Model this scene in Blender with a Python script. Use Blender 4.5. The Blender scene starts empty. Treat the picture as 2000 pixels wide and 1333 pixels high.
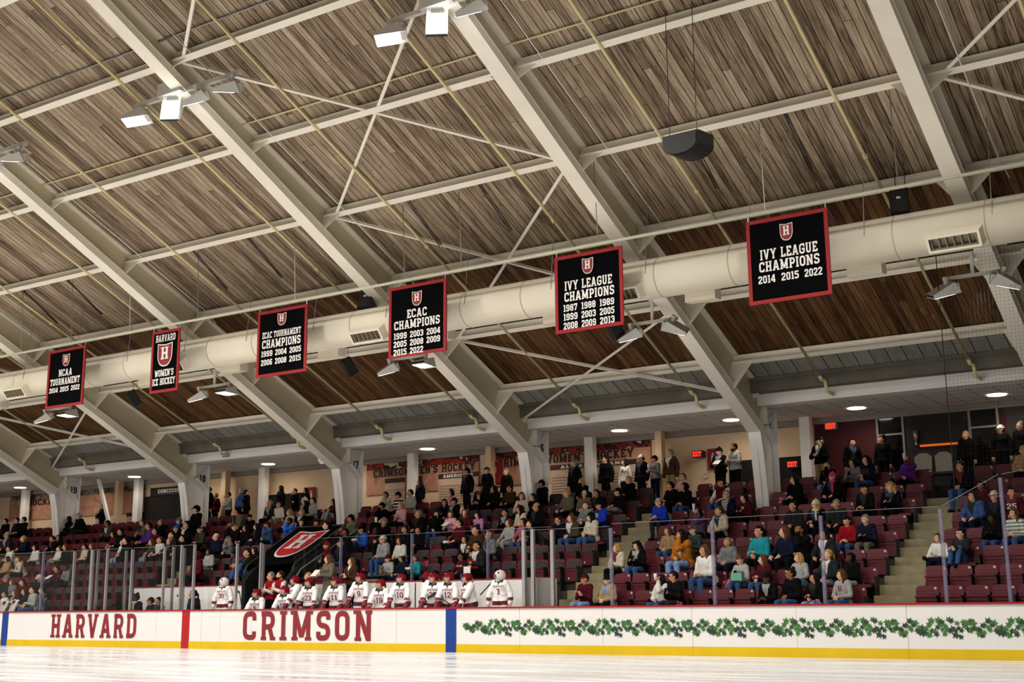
import bpy, bmesh, math, random
from mathutils import Vector, Matrix, Euler, noise
from mathutils.bvhtree import BVHTree
R = math.radians
random.seed(7)
SC = bpy.context.scene
COL = SC.collection

# ------------------------------------------------------------------ camera, world, lamps, exposure
def set_camera():
    yaw, pitch, roll, f = .58856, .20946, -.00803, 2465.4
    cy, sy, cp, sp = math.cos(yaw), math.sin(yaw), math.cos(pitch), math.sin(pitch)
    fw = Vector((-sy*cp, cy*cp, sp)); r0 = Vector((cy, sy, 0)); u0 = r0.cross(fw)
    r = r0*math.cos(roll) + u0*math.sin(roll); u = u0*math.cos(roll) - r0*math.sin(roll)
    cam = bpy.data.cameras.new('camera'); o = bpy.data.objects.new('camera', cam); COL.objects.link(o)
    cam.sensor_width = 36; cam.lens = f/2000*36; cam.clip_start = .1; cam.clip_end = 300
    m = Matrix((r, u, -fw)).transposed().to_4x4(); m.translation = (0, 0, 1.04)
    o.matrix_world = m; SC.camera = o
set_camera()
W = bpy.data.worlds.new('world'); SC.world = W; W.use_nodes = True
W.node_tree.nodes['Background'].inputs[0].default_value = (.9, .82, .7, 1)
W.node_tree.nodes['Background'].inputs[1].default_value = .05
SC.view_settings.view_transform = 'Standard'; SC.view_settings.look = 'None'
SC.view_settings.gamma = 1; SC.view_settings.use_curve_mapping = False
SC.view_settings.exposure = 0.2
SC.cycles.use_denoising = True
SC.cycles.max_bounces = 7; SC.cycles.diffuse_bounces = 4; SC.cycles.glossy_bounces = 3
SC.cycles.transparent_max_bounces = 24; SC.cycles.caustics_reflective = False; SC.cycles.caustics_refractive = False
SC.cycles.sample_clamp_indirect = 6

FX = {13: 1.6, 14: -5.85, 15: -13.3, 16: -20.75, 17: -28.2, 18: -35.65, 19: -43.1, 20: -50.55}  # frame positions by column number
def lamp(name, kind, loc, aim, power, color, **kw):
    d = bpy.data.lights.new(name, kind); d.energy = power; d.color = color
    for k, v in kw.items(): setattr(d, k, v)
    o = bpy.data.objects.new(name, d); COL.objects.link(o); o.location = loc
    o.rotation_euler = (Vector(aim)-Vector(loc)).to_track_quat('-Z', 'Y').to_euler()
    return o
LED = (1, .96, .9)
for k, x in list(FX.items())[1:]:            # the rink's floodlights: a cluster each side of the ridge under every frame
    for y, ay, p in ((17.4, 16.5, 1.0), (8.6, 9.5, 1.0)):
        lamp('floodlight_lamp', 'SPOT', (x, y, 11.75), (x, ay, 0), 1800*p, LED, spot_size=R(168), spot_blend=.75, shadow_soft_size=.35)
    lamp('floodlight_lamp', 'SPOT', (x, 26.1, 7.3), (x, 19.5, 0), 500, LED, spot_size=R(110), spot_blend=.5, shadow_soft_size=.25)
    lamp('floodlight_lamp', 'SPOT', (x, -.1, 7.3), (x, 6.5, 0), 500, LED, spot_size=R(110), spot_blend=.5, shadow_soft_size=.25)
for k in range(13):                          # round lamps in the concourse ceiling
    lamp('downlight_lamp', 'SPOT', (-3.79-3.728*k, 33.95, 6.36), (-3.79-3.728*k, 33.95, 0), 60, (1, .85, .68), spot_size=R(165), spot_blend=.6, shadow_soft_size=.16)

# ------------------------------------------------------------------ materials
def S(r, g=None, b=None):
    if isinstance(r, str): r, g, b = (int(r[i:i+2], 16) for i in (0, 2, 4))
    f = lambda c: (c/255/12.92) if c/255 <= .04045 else ((c/255+.055)/1.055)**2.4
    return (f(r), f(g), f(b), 1)
MT = {}
def newmat(name):
    m = bpy.data.materials.new(name); m.use_nodes = True; MT[name] = m
    return m, m.node_tree, m.node_tree.nodes['Principled BSDF']
def mat(name, col, rough=.6, metal=0, var=.06, scale=3., emit=0, spec=.4, alpha=1):
    if name in MT: return MT[name]
    m, t, b = newmat(name)
    c = S(col) if isinstance(col, str) else col
    b.inputs['Roughness'].default_value = rough; b.inputs['Metallic'].default_value = metal
    b.inputs['Specular IOR Level'].default_value = spec
    tc = t.nodes.new('ShaderNodeTexCoord'); n = t.nodes.new('ShaderNodeTexNoise'); n.inputs['Scale'].default_value = scale; n.inputs['Detail'].default_value = 4
    t.links.new(tc.outputs['Object'], n.inputs['Vector'])
    mx = t.nodes.new('ShaderNodeMix'); mx.data_type = 'RGBA'
    mx.inputs['A'].default_value = [v*(1-var*2) for v in c[:3]]+[1]; mx.inputs['B'].default_value = [min(1, v*(1+var*2)) for v in c[:3]]+[1]
    t.links.new(n.outputs['Fac'], mx.inputs['Factor']); t.links.new(mx.outputs['Result'], b.inputs['Base Color'])
    if emit:
        b.inputs['Emission Color'].default_value = c; b.inputs['Emission Strength'].default_value = emit
    return m
def node(t, kind, **kw):
    n = t.nodes.new(kind)
    for k, v in kw.items(): setattr(n, k, v)
    return n
def math_(t, op, a, b=None, c=None):
    n = node(t, 'ShaderNodeMath', operation=op)
    for i, v in enumerate((a, b, c)):
        if v is None: continue
        if isinstance(v, (int, float)): n.inputs[i].default_value = v
        else: t.links.new(v, n.inputs[i])
    return n.outputs[0]
def ramp(t, fac, stops):
    n = node(t, 'ShaderNodeValToRGB'); e = n.color_ramp.elements
    while len(e) < len(stops): e.new(.5)
    for el, (p, c) in zip(e, stops): el.position = p; el.color = c
    t.links.new(fac, n.inputs[0]); return n.outputs[0]
def tint(name, rough=.8, var=.12, scale=18, sheen=0):
    """one procedural cloth / skin / hair material whose colour is each object's own colour"""
    m, t, b = newmat(name); b.inputs['Roughness'].default_value = rough; b.inputs['Specular IOR Level'].default_value = .08
    oi = node(t, 'ShaderNodeObjectInfo'); tc = node(t, 'ShaderNodeTexCoord'); n = node(t, 'ShaderNodeTexNoise')
    n.inputs['Scale'].default_value = scale; n.inputs['Detail'].default_value = 3; t.links.new(tc.outputs['Object'], n.inputs['Vector'])
    v = math_(t, 'MULTIPLY_ADD', n.outputs['Fac'], var*2, 1-var)
    mx = node(t, 'ShaderNodeVectorMath', operation='SCALE'); t.links.new(oi.outputs['Color'], mx.inputs[0]); t.links.new(v, mx.inputs['Scale'])
    t.links.new(mx.outputs[0], b.inputs['Base Color'])
    return m
def wood_planks(name, width, stops, joint, rough=.75):
    m, t, b = newmat(name); b.inputs['Roughness'].default_value = rough; b.inputs['Specular IOR Level'].default_value = .2
    tc = node(t, 'ShaderNodeTexCoord'); s = node(t, 'ShaderNodeSeparateXYZ'); t.links.new(tc.outputs['Object'], s.inputs[0])
    q = math_(t, 'DIVIDE', s.outputs[0], width); fl = math_(t, 'FLOOR', q); fr = math_(t, 'FRACT', q)
    w1 = node(t, 'ShaderNodeTexWhiteNoise', noise_dimensions='1D'); t.links.new(fl, w1.inputs['W'])
    yy = math_(t, 'ADD', s.outputs[1], math_(t, 'MULTIPLY', w1.outputs['Value'], 7.3))
    seg = math_(t, 'FLOOR', math_(t, 'DIVIDE', yy, 11.)); sf = math_(t, 'FRACT', math_(t, 'DIVIDE', yy, 11.))
    cb = node(t, 'ShaderNodeCombineXYZ'); t.links.new(fl, cb.inputs[0]); t.links.new(seg, cb.inputs[1])
    w2 = node(t, 'ShaderNodeTexWhiteNoise', noise_dimensions='3D'); t.links.new(cb.outputs[0], w2.inputs['Vector'])
    cv = node(t, 'ShaderNodeCombineXYZ'); t.links.new(math_(t, 'MULTIPLY', s.outputs[0], 22.), cv.inputs[0]); t.links.new(math_(t, 'MULTIPLY', s.outputs[1], 1.3), cv.inputs[1]); t.links.new(math_(t, 'MULTIPLY', w2.outputs['Value'], 40.), cv.inputs[2])
    g = node(t, 'ShaderNodeTexNoise'); g.inputs['Scale'].default_value = 1; g.inputs['Detail'].default_value = 5; g.inputs['Roughness'].default_value = .65; t.links.new(cv.outputs[0], g.inputs['Vector'])
    ck = node(t, 'ShaderNodeCombineXYZ'); t.links.new(math_(t, 'MULTIPLY', s.outputs[0], 5.), ck.inputs[0]); t.links.new(math_(t, 'MULTIPLY', s.outputs[1], 2.6), ck.inputs[1]); t.links.new(w2.outputs['Value'], ck.inputs[2])
    vo = node(t, 'ShaderNodeTexVoronoi'); vo.inputs['Scale'].default_value = 1.0; t.links.new(ck.outputs[0], vo.inputs['Vector'])
    knot = node(t, 'ShaderNodeMapRange'); knot.inputs[1].default_value = .04; knot.inputs[2].default_value = .13; knot.inputs[3].default_value = .35; knot.inputs[4].default_value = 1; t.links.new(vo.outputs['Distance'], knot.inputs[0])
    fac = math_(t, 'ADD', math_(t, 'MULTIPLY', w2.outputs['Value'], .45), math_(t, 'MULTIPLY_ADD', g.outputs['Fac'], 1.6, -.55))
    col = ramp(t, fac, stops)
    e = math_(t, 'MULTIPLY', math_(t, 'GREATER_THAN', fr, joint), math_(t, 'GREATER_THAN', sf, .0009))
    e = math_(t, 'MULTIPLY_ADD', e, .94, .06)
    mul = node(t, 'ShaderNodeVectorMath', operation='SCALE'); t.links.new(col, mul.inputs[0]); t.links.new(math_(t, 'MULTIPLY', e, knot.outputs[0]), mul.inputs['Scale'])
    t.links.new(mul.outputs[0], b.inputs['Base Color'])
    return m
WOOD = wood_planks('weathered_deck_boards', .185, [(.05, S('42352a')), (.3, S('7a6855')), (.55, S('9d8b75')), (.8, S('b5a58e')), (1, S('cdbfaa'))], .09)
BROWNSHADEWOOD = wood_planks('brown_shaded_deck_boards', .185, [(.05, S('2a1809')), (.3, S('4a311c')), (.55, S('624428')), (.85, S('7a5a39')), (1, S('a58a68'))], .09)  # browner wood, with the dimmer light low on the slope partly painted in
GREYDECK = wood_planks('grey_concrete_planks', .41, [(0, S('77766f')), (.5, S('908f87')), (1, S('a3a199'))], .055)
CREAM = mat('cream_steel_paint', 'f1ebdc', .5, var=.05, scale=1.2)
PIPE = mat('pale_yellow_pipe_paint', 'dccf9f', .45, var=.05)
WHITE = mat('white_paint', 'f3f1ee', .55, var=.03)
DUCT = mat('cream_duct_paint', 'e2dac6', .5, var=.06, scale=.8)
LAMPHOUSE = mat('white_lamp_housing', 'c9c8c2', .45, var=.03)
LENS = mat('lit_lamp_lens', 'ffffff', .3, emit=6, var=0)
BLACK = mat('black_plastic', '121212', .5, var=.1)
STEEL = mat('galvanised_steel', '9a9a98', .35, metal=.8, var=.08)
DARKSTEEL = mat('dark_steel', '3c3c3e', .45, metal=.5)
CONCRETE = mat('stand_concrete', '353026', .85, var=.16, scale=2.2)
RAWCON = mat('rough_concrete', '6b675c', .9, var=.25, scale=1.6)
BLACKCLOTH = mat('black_banner_cloth', '060708', .9, var=.1, spec=.03)
REDTRIM = mat('red_banner_trim', '8a0c11', .7, var=.05)
OFFWHITE = mat('off_white_print', 'd8d4cf', .7, var=.02)
CRIMSON = mat('crimson_print', '7e1b22', .6, var=.04)
CAPRED = mat('red_rail_plastic', '95121a', .35, var=.05)
BOARD = mat('white_rink_board', 'dddbd8', .28, var=.015, scale=1.5)
YELLOW = mat('yellow_kick_plate', 'd2b000', .35, var=.06, scale=2)
BLUE = mat('blue_stripe', '083683', .4, var=.1)
STRIPERED = mat('red_stripe', 'a8101a', .4, var=.08)
SEATRED = mat('maroon_seat_plastic', '5c1722', .5, var=.06, spec=.3)
SEATPAD = mat('grey_seat_pad', '2c2d2f', .7, var=.08)
IVYD = mat('dark_ivy_green', '1d3825', .6, var=.15, scale=12)
IVYL = mat('light_ivy_green', '356a2a', .6, var=.15, scale=12)
TANWALL = mat('tan_wall_paint', 'e0c4a2', .7, var=.03)
DARKWALL = mat('dark_maroon_wall', '471018', .7)
EXITRED = mat('lit_exit_letters', 'ff2412', .5, emit=3.2, var=0)
SKIN = tint('skin', .55, .08, 14); CLOTH = tint('cloth', .9, .2, 9); HAIR = tint('hair', .6, .35, 45)
UNDER = mat('dark_undershirt', '161517', .9)
EYE = mat('dark_eye', '1b1411', .3); LIP = mat('lip', '8c4a44', .5)
def glass_mat():
    m, t, b = newmat('rink_glass'); t.nodes.remove(b)
    tr = node(t, 'ShaderNodeBsdfTransparent'); tr.inputs[0].default_value = (.985, .988, .99, 1)
    gl = node(t, 'ShaderNodeBsdfGlossy'); gl.inputs['Roughness'].default_value = .03
    lw = node(t, 'ShaderNodeFresnel'); lw.inputs[0].default_value = 1.45
    mx = node(t, 'ShaderNodeMixShader'); t.links.new(math_(t, 'MULTIPLY', lw.outputs[0], .2), mx.inputs[0]); t.links.new(tr.outputs[0], mx.inputs[1]); t.links.new(gl.outputs[0], mx.inputs[2])
    t.links.new(mx.outputs[0], t.nodes['Material Output'].inputs[0]); return m
GLASS = glass_mat()
def clear_mat(name, col, a):
    m, t, b = newmat(name); b.inputs['Base Color'].default_value = S(col); b.inputs['Roughness'].default_value = .25
    tr = node(t, 'ShaderNodeBsdfTransparent'); mx = node(t, 'ShaderNodeMixShader'); mx.inputs[0].default_value = a
    t.links.new(tr.outputs[0], mx.inputs[1]); t.links.new(b.outputs[0], mx.inputs[2]); t.links.new(mx.outputs[0], t.nodes['Material Output'].inputs[0]); return m
def ice_mat():
    m, t, b = newmat('skated_ice'); b.inputs['Specular IOR Level'].default_value = .5
    tc = node(t, 'ShaderNodeTexCoord')
    def streak(sx, sy, sc, rot):
        mp = node(t, 'ShaderNodeMapping'); mp.inputs['Scale'].default_value = (sx, sy, 1); mp.inputs['Rotation'].default_value = (0, 0, rot); t.links.new(tc.outputs['Object'], mp.inputs[0])
        n = node(t, 'ShaderNodeTexNoise'); n.inputs['Scale'].default_value = sc; n.inputs['Detail'].default_value = 6; t.links.new(mp.outputs[0], n.inputs['Vector']); return n.outputs['Fac']
    a = streak(.22, 1.6, 1.2, R(20)); c = streak(.5, 5, 1.5, R(-35))
    f = math_(t, 'ADD', math_(t, 'MULTIPLY', a, .6), math_(t, 'MULTIPLY', c, .4))
    t.links.new(ramp(t, f, [(.3, S('b9b6b5')), (.5, S('d5d3d1')), (.65, S('e8e7e6'))]), b.inputs['Base Color'])
    t.links.new(ramp(t, f, [(.36, (.10, .10, .10, 1)), (.62, (.42, .42, .42, 1))]), b.inputs['Roughness'])
    bp = node(t, 'ShaderNodeBump'); bp.inputs['Strength'].default_value = .08; bp.inputs['Distance'].default_value = .02; t.links.new(c, bp.inputs['Height']); t.links.new(bp.outputs[0], b.inputs['Normal'])
    return m
ICE = ice_mat()
def tile_mat():
    m, t, b = newmat('ceiling_tiles'); b.inputs['Roughness'].default_value = .9
    tc = node(t, 'ShaderNodeTexCoord'); s = node(t, 'ShaderNodeSeparateXYZ'); t.links.new(tc.outputs['Object'], s.inputs[0])
    fx = math_(t, 'FRACT', math_(t, 'DIVIDE', s.outputs[0], .61)); fy = math_(t, 'FRACT', math_(t, 'DIVIDE', s.outputs[1], .61))
    lx = math_(t, 'LESS_THAN', fx, .035)
    col = node(t, 'ShaderNodeMix', data_type='RGBA'); col.inputs['A'].default_value = S('e2dfdc'); col.inputs['B'].default_value = S('4f4540'); t.links.new(lx, col.inputs['Factor'])
    col2 = node(t, 'ShaderNodeMix', data_type='RGBA'); t.links.new(math_(t, 'LESS_THAN', fy, .05), col2.inputs['Factor']); t.links.new(col.outputs['Result'], col2.inputs['A']); col2.inputs['B'].default_value = S('e6e4e2')
    t.links.new(col2.outputs['Result'], b.inputs['Base Color']); return m
TILES = tile_mat()
def pattern_mat(name, cols, scale, stretch=(1, 1, 1), rough=.8):
    m, t, b = newmat(name); b.inputs['Roughness'].default_value = rough
    tc = node(t, 'ShaderNodeTexCoord'); mp = node(t, 'ShaderNodeMapping'); mp.inputs['Scale'].default_value = stretch; t.links.new(tc.outputs['Object'], mp.inputs[0])
    v = node(t, 'ShaderNodeTexNoise'); v.inputs['Scale'].default_value = scale; v.inputs['Detail'].default_value = 2.5; v.inputs['Distortion'].default_value = 1.3; t.links.new(mp.outputs[0], v.inputs['Vector'])
    o = ramp(t, v.outputs['Fac'], [(.3+.4*i/max(1, len(cols)-1), S(c)) for i, c in enumerate(cols)])
    t.nodes[-1].color_ramp.interpolation = 'CONSTANT' if len(cols) > 3 else 'LINEAR'
    t.links.new(o, b.inputs['Base Color']); return m
MURAL = pattern_mat('blurred_team_photo_mural', ['2a1a16', 'a32018', '6b1a14', '1c1512', 'cfb89c', 'b02a1c', '8a6a50'], 1.7)
MURALFADE = pattern_mat('faded_brown_photo_mural', ['3a2a20', '5c4636', '8a7560', '4a3428', '6b5140'], 1.4)
MURALLOW = pattern_mat('faded_mural_print', ['a9745c', 'b98a70', '93604c'], 1.2)
CAMO = pattern_mat('camouflage_cloth', ['5b5138', '8d8160', '3a3524', 'a39a78', '6e6243'], 9)
PLAID = pattern_mat('dark_green_plaid_cloth', ['101c18', '2c4238', '16251f', '3c5348', '0e1614'], 14, (1, .2, 1))
def stripes_mat(name, a, bcol, freq, axis=2, duty=.5):
    m, t, b = newmat(name); b.inputs['Roughness'].default_value = .85
    tc = node(t, 'ShaderNodeTexCoord'); s = node(t, 'ShaderNodeSeparateXYZ'); t.links.new(tc.outputs['Object'], s.inputs[0])
    f = math_(t, 'LESS_THAN', math_(t, 'FRACT', math_(t, 'MULTIPLY', s.outputs[axis], freq)), duty)
    mx = node(t, 'ShaderNodeMix', data_type='RGBA'); mx.inputs['A'].default_value = S(a); mx.inputs['B'].default_value = S(bcol); t.links.new(f, mx.inputs['Factor'])
    t.links.new(mx.outputs['Result'], b.inputs['Base Color']); return m
STR_BW = stripes_mat('black_white_striped_cloth', '111111', 'd8d8d8', 9, 2, .4)
STR_NAVY = stripes_mat('navy_pinstriped_cloth', '12162a', 'a9adb8', 16, 0, .16)
STR_COL = stripes_mat('multicolour_striped_cloth', 'cfcabb', '56786c', 12, 2, .4)

# ------------------------------------------------------------------ mesh helpers
class MB:
    def __init__(s): s.v = []; s.f = []; s.m = []
    def add(s, vs, fs, mi=0):
        n = len(s.v); s.v += [tuple(v) for v in vs]; s.f += [tuple(i+n for i in f) for f in fs]; s.m += [mi]*len(fs); return s
    def box(s, c, d, mi=0, rot=None):
        x, y, z = (v/2 for v in d)
        vs = [Vector(p) for p in ((-x,-y,-z),(x,-y,-z),(x,y,-z),(-x,y,-z),(-x,-y,z),(x,-y,z),(x,y,z),(-x,y,z))]
        if rot is not None: vs = [rot @ v for v in vs]
        return s.add([v+Vector(c) for v in vs], [(0,3,2,1),(4,5,6,7),(0,1,5,4),(1,2,6,5),(2,3,7,6),(3,0,4,7)], mi)
    def b2(s, x0, x1, y0, y1, z0, z1, mi=0): return s.box(((x0+x1)/2, (y0+y1)/2, (z0+z1)/2), (abs(x1-x0), abs(y1-y0), abs(z1-z0)), mi)
    def prism(s, pts, a, b, mi=0):
        """polygon pts (3-D) swept from offset a to offset b (vectors)"""
        n = len(pts); A = [Vector(p)+Vector(a) for p in pts]; B = [Vector(p)+Vector(b) for p in pts]
        return s.add(A+B, [tuple(range(n))[::-1], tuple(range(n, 2*n))]+[(i, (i+1) % n, n+(i+1) % n, n+i) for i in range(n)], mi)
    def yz(s, pts, x0, x1, mi=0): return s.prism([(0, y, z) for y, z in pts], (x0, 0, 0), (x1, 0, 0), mi)
    def tube(s, pts, rad, n=8, mi=0, cap=True):
        pts = [Vector(p) for p in pts]; rad = rad if isinstance(rad, (list, tuple)) else [rad]*len(pts)
        vs = []; t0 = None
        for i, p in enumerate(pts):
            t = (pts[min(i+1, len(pts)-1)]-pts[max(i-1, 0)]).normalized()
            if t0 is None: u = t.orthogonal().normalized()
            else: u = (u - t*u.dot(t)).normalized()
            t0 = t; w = t.cross(u)
            vs += [p+(u*math.cos(2*math.pi*k/n)+w*math.sin(2*math.pi*k/n))*rad[i] for k in range(n)]
        m = len(pts); fs = [(i*n+k, i*n+(k+1) % n, (i+1)*n+(k+1) % n, (i+1)*n+k) for i in range(m-1) for k in range(n)]
        if cap: fs += [tuple(range(n))[::-1], tuple(range((m-1)*n, m*n))]
        return s.add(vs, fs, mi)
    def ball(s, c, r, n=10, mi=0, rot=None):
        r = r if isinstance(r, (tuple, list)) else (r, r, r); vs = []; h = n//2
        for i in range(h+1):
            a = math.pi*i/h
            for k in range(n):
                b = 2*math.pi*k/n; v = Vector((r[0]*math.sin(a)*math.cos(b), r[1]*math.sin(a)*math.sin(b), r[2]*math.cos(a)))
                if rot is not None: v = rot @ v
                vs.append(v+Vector(c))
        return s.add(vs, [(i*n+k, (i+1)*n+k, (i+1)*n+(k+1) % n, i*n+(k+1) % n) for i in range(h) for k in range(n)], mi)
    def quad(s, a, b, c, d, mi=0): return s.add([a, b, c, d], [(0, 1, 2, 3)], mi)
    def mesh(s, name, mats):
        me = bpy.data.meshes.new(name); me.from_pydata([tuple(v) for v in s.v], [], s.f)
        for m in (mats if isinstance(mats, (list, tuple)) else [mats]): me.materials.append(m)
        me.polygons.foreach_set('material_index', s.m); me.update(); return me
    def build(s, name, mats, parent=None, smooth=False):
        if parent is not None:
            L = parent_loc(parent); s.v = [(v[0]-L[0], v[1]-L[1], v[2]-L[2]) for v in s.v]
        me = s.mesh(name, mats)
        if smooth: me.shade_smooth()
        return link(name, me, parent)
def parent_loc(p):
    L = Vector((0, 0, 0))
    while p is not None: L = L+p.location; p = p.parent
    return L
def link(name, data, parent=None, loc=None, color=None):
    o = bpy.data.objects.new(name, data); COL.objects.link(o)
    if parent is not None: o.parent = parent
    if loc is not None: o.location = loc
    if color is not None: o.color = color
    return o
def tag(o, label=None, cat=None, group=None, kind=None):
    for k, v in (('label', label), ('category', cat), ('group', group), ('kind', kind)):
        if v: o[k] = v
    return o
def thing(name, loc, label, cat, group=None):
    return tag(link(name, None, None, loc), label, cat, group)
def struct(name, mb, m, label, cat='structure', smooth=False):
    return tag(mb.build(name, m, None, smooth), label, cat, None, 'structure')
KIDS = {}
def kids(o): return [c for c in bpy.data.objects if c.parent is o]
def copy_tree(o, parent=None, ch=None):
    c = o.copy(); COL.objects.link(c)
    if parent is not None: c.parent = parent
    for k in (KIDS.get(o.name) or KIDS.setdefault(o.name, [x for x in o.children])): copy_tree(k, c)
    return c
ORD = 'first second third fourth fifth sixth seventh eighth ninth tenth eleventh twelfth thirteenth fourteenth fifteenth sixteenth seventeenth eighteenth nineteenth twentieth'.split()
def ordw(i): return ORD[i] if i < 20 else '%dth' % (i+1)

# ------------------------------------------------------------------ slab-serif lettering
def rp(pts, r, n=4, closed=False):
    out = []; N = len(pts); V = [Vector(p) for p in pts]
    for i in range(N):
        if not closed and i in (0, N-1): out.append(V[i]); continue
        a, b, c = V[i-1], V[i], V[(i+1) % N]; d1 = (a-b); d2 = (c-b); rr = min(r, d1.length*.5, d2.length*.5)
        p = b+d1.normalized()*rr; q = b+d2.normalized()*rr
        for k in range(n+1):
            u = k/n; out.append(p*(1-u)**2+b*2*u*(1-u)+q*u*u)
    q = [out[0]]
    for p in out[1:]:
        if (p-q[-1]).length > .004: q.append(p)
    if closed:
        if (q[0]-q[-1]).length < .004: q.pop()
        q.append(q[0].copy())
    return q
def glyphs(t=.18, s=.115):
    h = t/2; G = {}; T = 1-h; B = h; r = .24
    def g(ch, w, strokes, ser=(), sl=.32): G[ch] = (w, strokes, [(x, y, sl) for x, y in ser])
    a = .16
    def x1(w): return w-h
    w = .72; g('H', w, [[(a,0),(a,1)], [(w-a,0),(w-a,1)], [(a,.5),(w-a,.5)]], [(a,0),(a,1),(w-a,0),(w-a,1)])
    w = .74; g('A', w, [[(.13,0),(w/2-.02,1)], [(w-.13,0),(w/2+.02,1)], [(.2,.3),(w-.2,.3)]], [(.13,0),(w-.13,0)], .28)
    w = .62; g('C', w, [rp([(w-h,.68),(w-h,T),(h,T),(h,B),(w-h,B),(w-h,.30)], r)])
    g('G', .66, [rp([(.66-h,.68),(.66-h,T),(h,T),(h,B),(.66-h,B),(.66-h,.46)], r), [(.34,.46),(.66,.46)]])
    g('O', w, [rp([(h,B),(h,T),(w-h,T),(w-h,B)], r, closed=True)])
    g('0', .54, [rp([(h,B),(h,T),(.54-h,T),(.54-h,B)], r, closed=True)])
    g('D', .68, [[(a,0),(a,1)], rp([(.04,T),(.68-h,T),(.68-h,B),(.04,B)], r)])
    g('P', .64, [[(a,0),(a,1)], rp([(.04,T),(.64-h,T),(.64-h,.44),(a,.44)], r)], [(a,0)])
    g('R', .70, [[(a,0),(a,1)], rp([(.04,T),(.66-h,T),(.66-h,.46),(a,.46)], r), [(.42,.46),(.58,0)]], [(a,0),(.58,0)], .25)
    g('B', .66, [[(a,0),(a,1)], rp([(.04,T),(.64-h,T),(.64-h,.52),(a,.52)], r), rp([(a,.52),(.66-h,.52),(.66-h,B),(.04,B)], r)])
    g('E', .60, [[(a,0),(a,1)], [(.02,T),(.6,T)], [(.02,B),(.6,B)], [(a,.5),(.44,.5)], [(.53,T),(.53,.72)], [(.53,B),(.53,.28)]])
    g('F', .58, [[(a,0),(a,1)], [(.02,T),(.58,T)], [(a,.5),(.44,.5)], [(.52,T),(.52,.72)]], [(a,0)])
    g('L', .58, [[(a,0),(a,1)], [(.02,B),(.58,B)], [(.52,B),(.52,.3)]], [(a,1)])
    g('I', .32, [[(a,0),(a,1)]], [(a,0),(a,1)])
    g('K', .72, [[(a,0),(a,1)], [(a,.42),(.58,1)], [(.3,.55),(.6,0)]], [(a,0),(a,1),(.58,1),(.58,0)], .27)
    g('M', .92, [[(a,0),(a,1)], [(.92-a,0),(.92-a,1)], [(a,1),(.46,.1)], [(.92-a,1),(.46,.1)]], [(a,0),(.92-a,0),(.1,1),(.82,1)], .28)
    g('N', .76, [[(a,0),(a,1)], [(.76-a,0),(.76-a,1)], [(a,1),(.76-a,0)]], [(a,0),(.1,1),(.76-a,1)], .28)
    g('S', .60, [rp([(.60-h,.70),(.60-h,T),(h,T),(h,.52),(.60-h,.48),(.60-h,B),(h,B),(h,.30)], .2)])
    g('T', .66, [[(.33,0),(.33,1)], [(0,T),(.66,T)], [(.06,T),(.06,.72)], [(.60,T),(.60,.72)]], [(.33,0)])
    g('U', .70, [rp([(a,1),(a,B),(.70-a,B),(.70-a,1)], r)], [(a,1),(.70-a,1)], .28)
    g('V', .74, [[(.13,1),(.37,0)], [(.61,1),(.37,0)]], [(.13,1),(.61,1)], .28)
    g('W', 1.0, [[(.12,1),(.32,0)], [(.32,0),(.5,.9)], [(.5,.9),(.68,0)], [(.68,0),(.88,1)]], [(.12,1),(.88,1)], .26)
    g('X', .74, [[(.14,1),(.6,0)], [(.6,1),(.14,0)]], [(.14,1),(.6,1),(.14,0),(.6,0)], .26)
    g('Y', .74, [[(.13,1),(.37,.42)], [(.61,1),(.37,.42)], [(.37,.45),(.37,0)]], [(.13,1),(.61,1),(.37,0)], .28)
    g("'", .2, [[(.1,1),(.1,.75)]]); g('-', .4, [[(.05,.5),(.35,.5)]]); g(' ', .34, [])
    w = .54
    g('1', .36, [[(.2,0),(.2,1)], [(.02,.88),(.2,.95)]], [(.19,0)], .34)
    g('2', w, [rp([(h,.68),(h,T),(w-h,T),(w-h,.56),(h,.24),(h,B)], .18), [(0,B),(w,B)]])
    g('3', w, [rp([(h,.72),(h,T),(w-h,T),(w-h,.52),(.2,.52)], .18), rp([(.2,.52),(w-h,.52),(w-h,B),(h,B),(h,.28)], .18)])
    g('4', .58, [[(.42,0),(.42,1)], [(.40,.97),(.05,.3)], [(.02,.27),(.58,.27)]], [(.42,0)], .28)
    g('5', w, [[(.06,T),(w,T)], rp([(h,T),(h,.55),(w-h,.6),(w-h,B),(h,B),(h,.26)], .18)])
    g('6', w, [rp([(w-h,.74),(w-h,T),(h,T),(h,B),(w-h,B),(w-h,.55),(h,.55)], .18)])
    g('7', w, [[(0,T),(w,T)], [(h-.02,T),(h-.02,.74)], [(w-h,T),(.2,0)]])
    g('8', w, [rp([(h,.5),(h,T),(w-h,T),(w-h,.5)], .18, closed=True), rp([(h,B),(h,.52),(w-h,.52),(w-h,B)], .18, closed=True)])
    g('9', w, [rp([(h,.26),(h,B),(w-h,B),(w-h,T),(h,T),(h,.45),(w-h,.45)], .18)])
    return G, t, s
GL = glyphs(); GLB = glyphs(.21, .13); GLT = glyphs(.15, .09)
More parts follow.
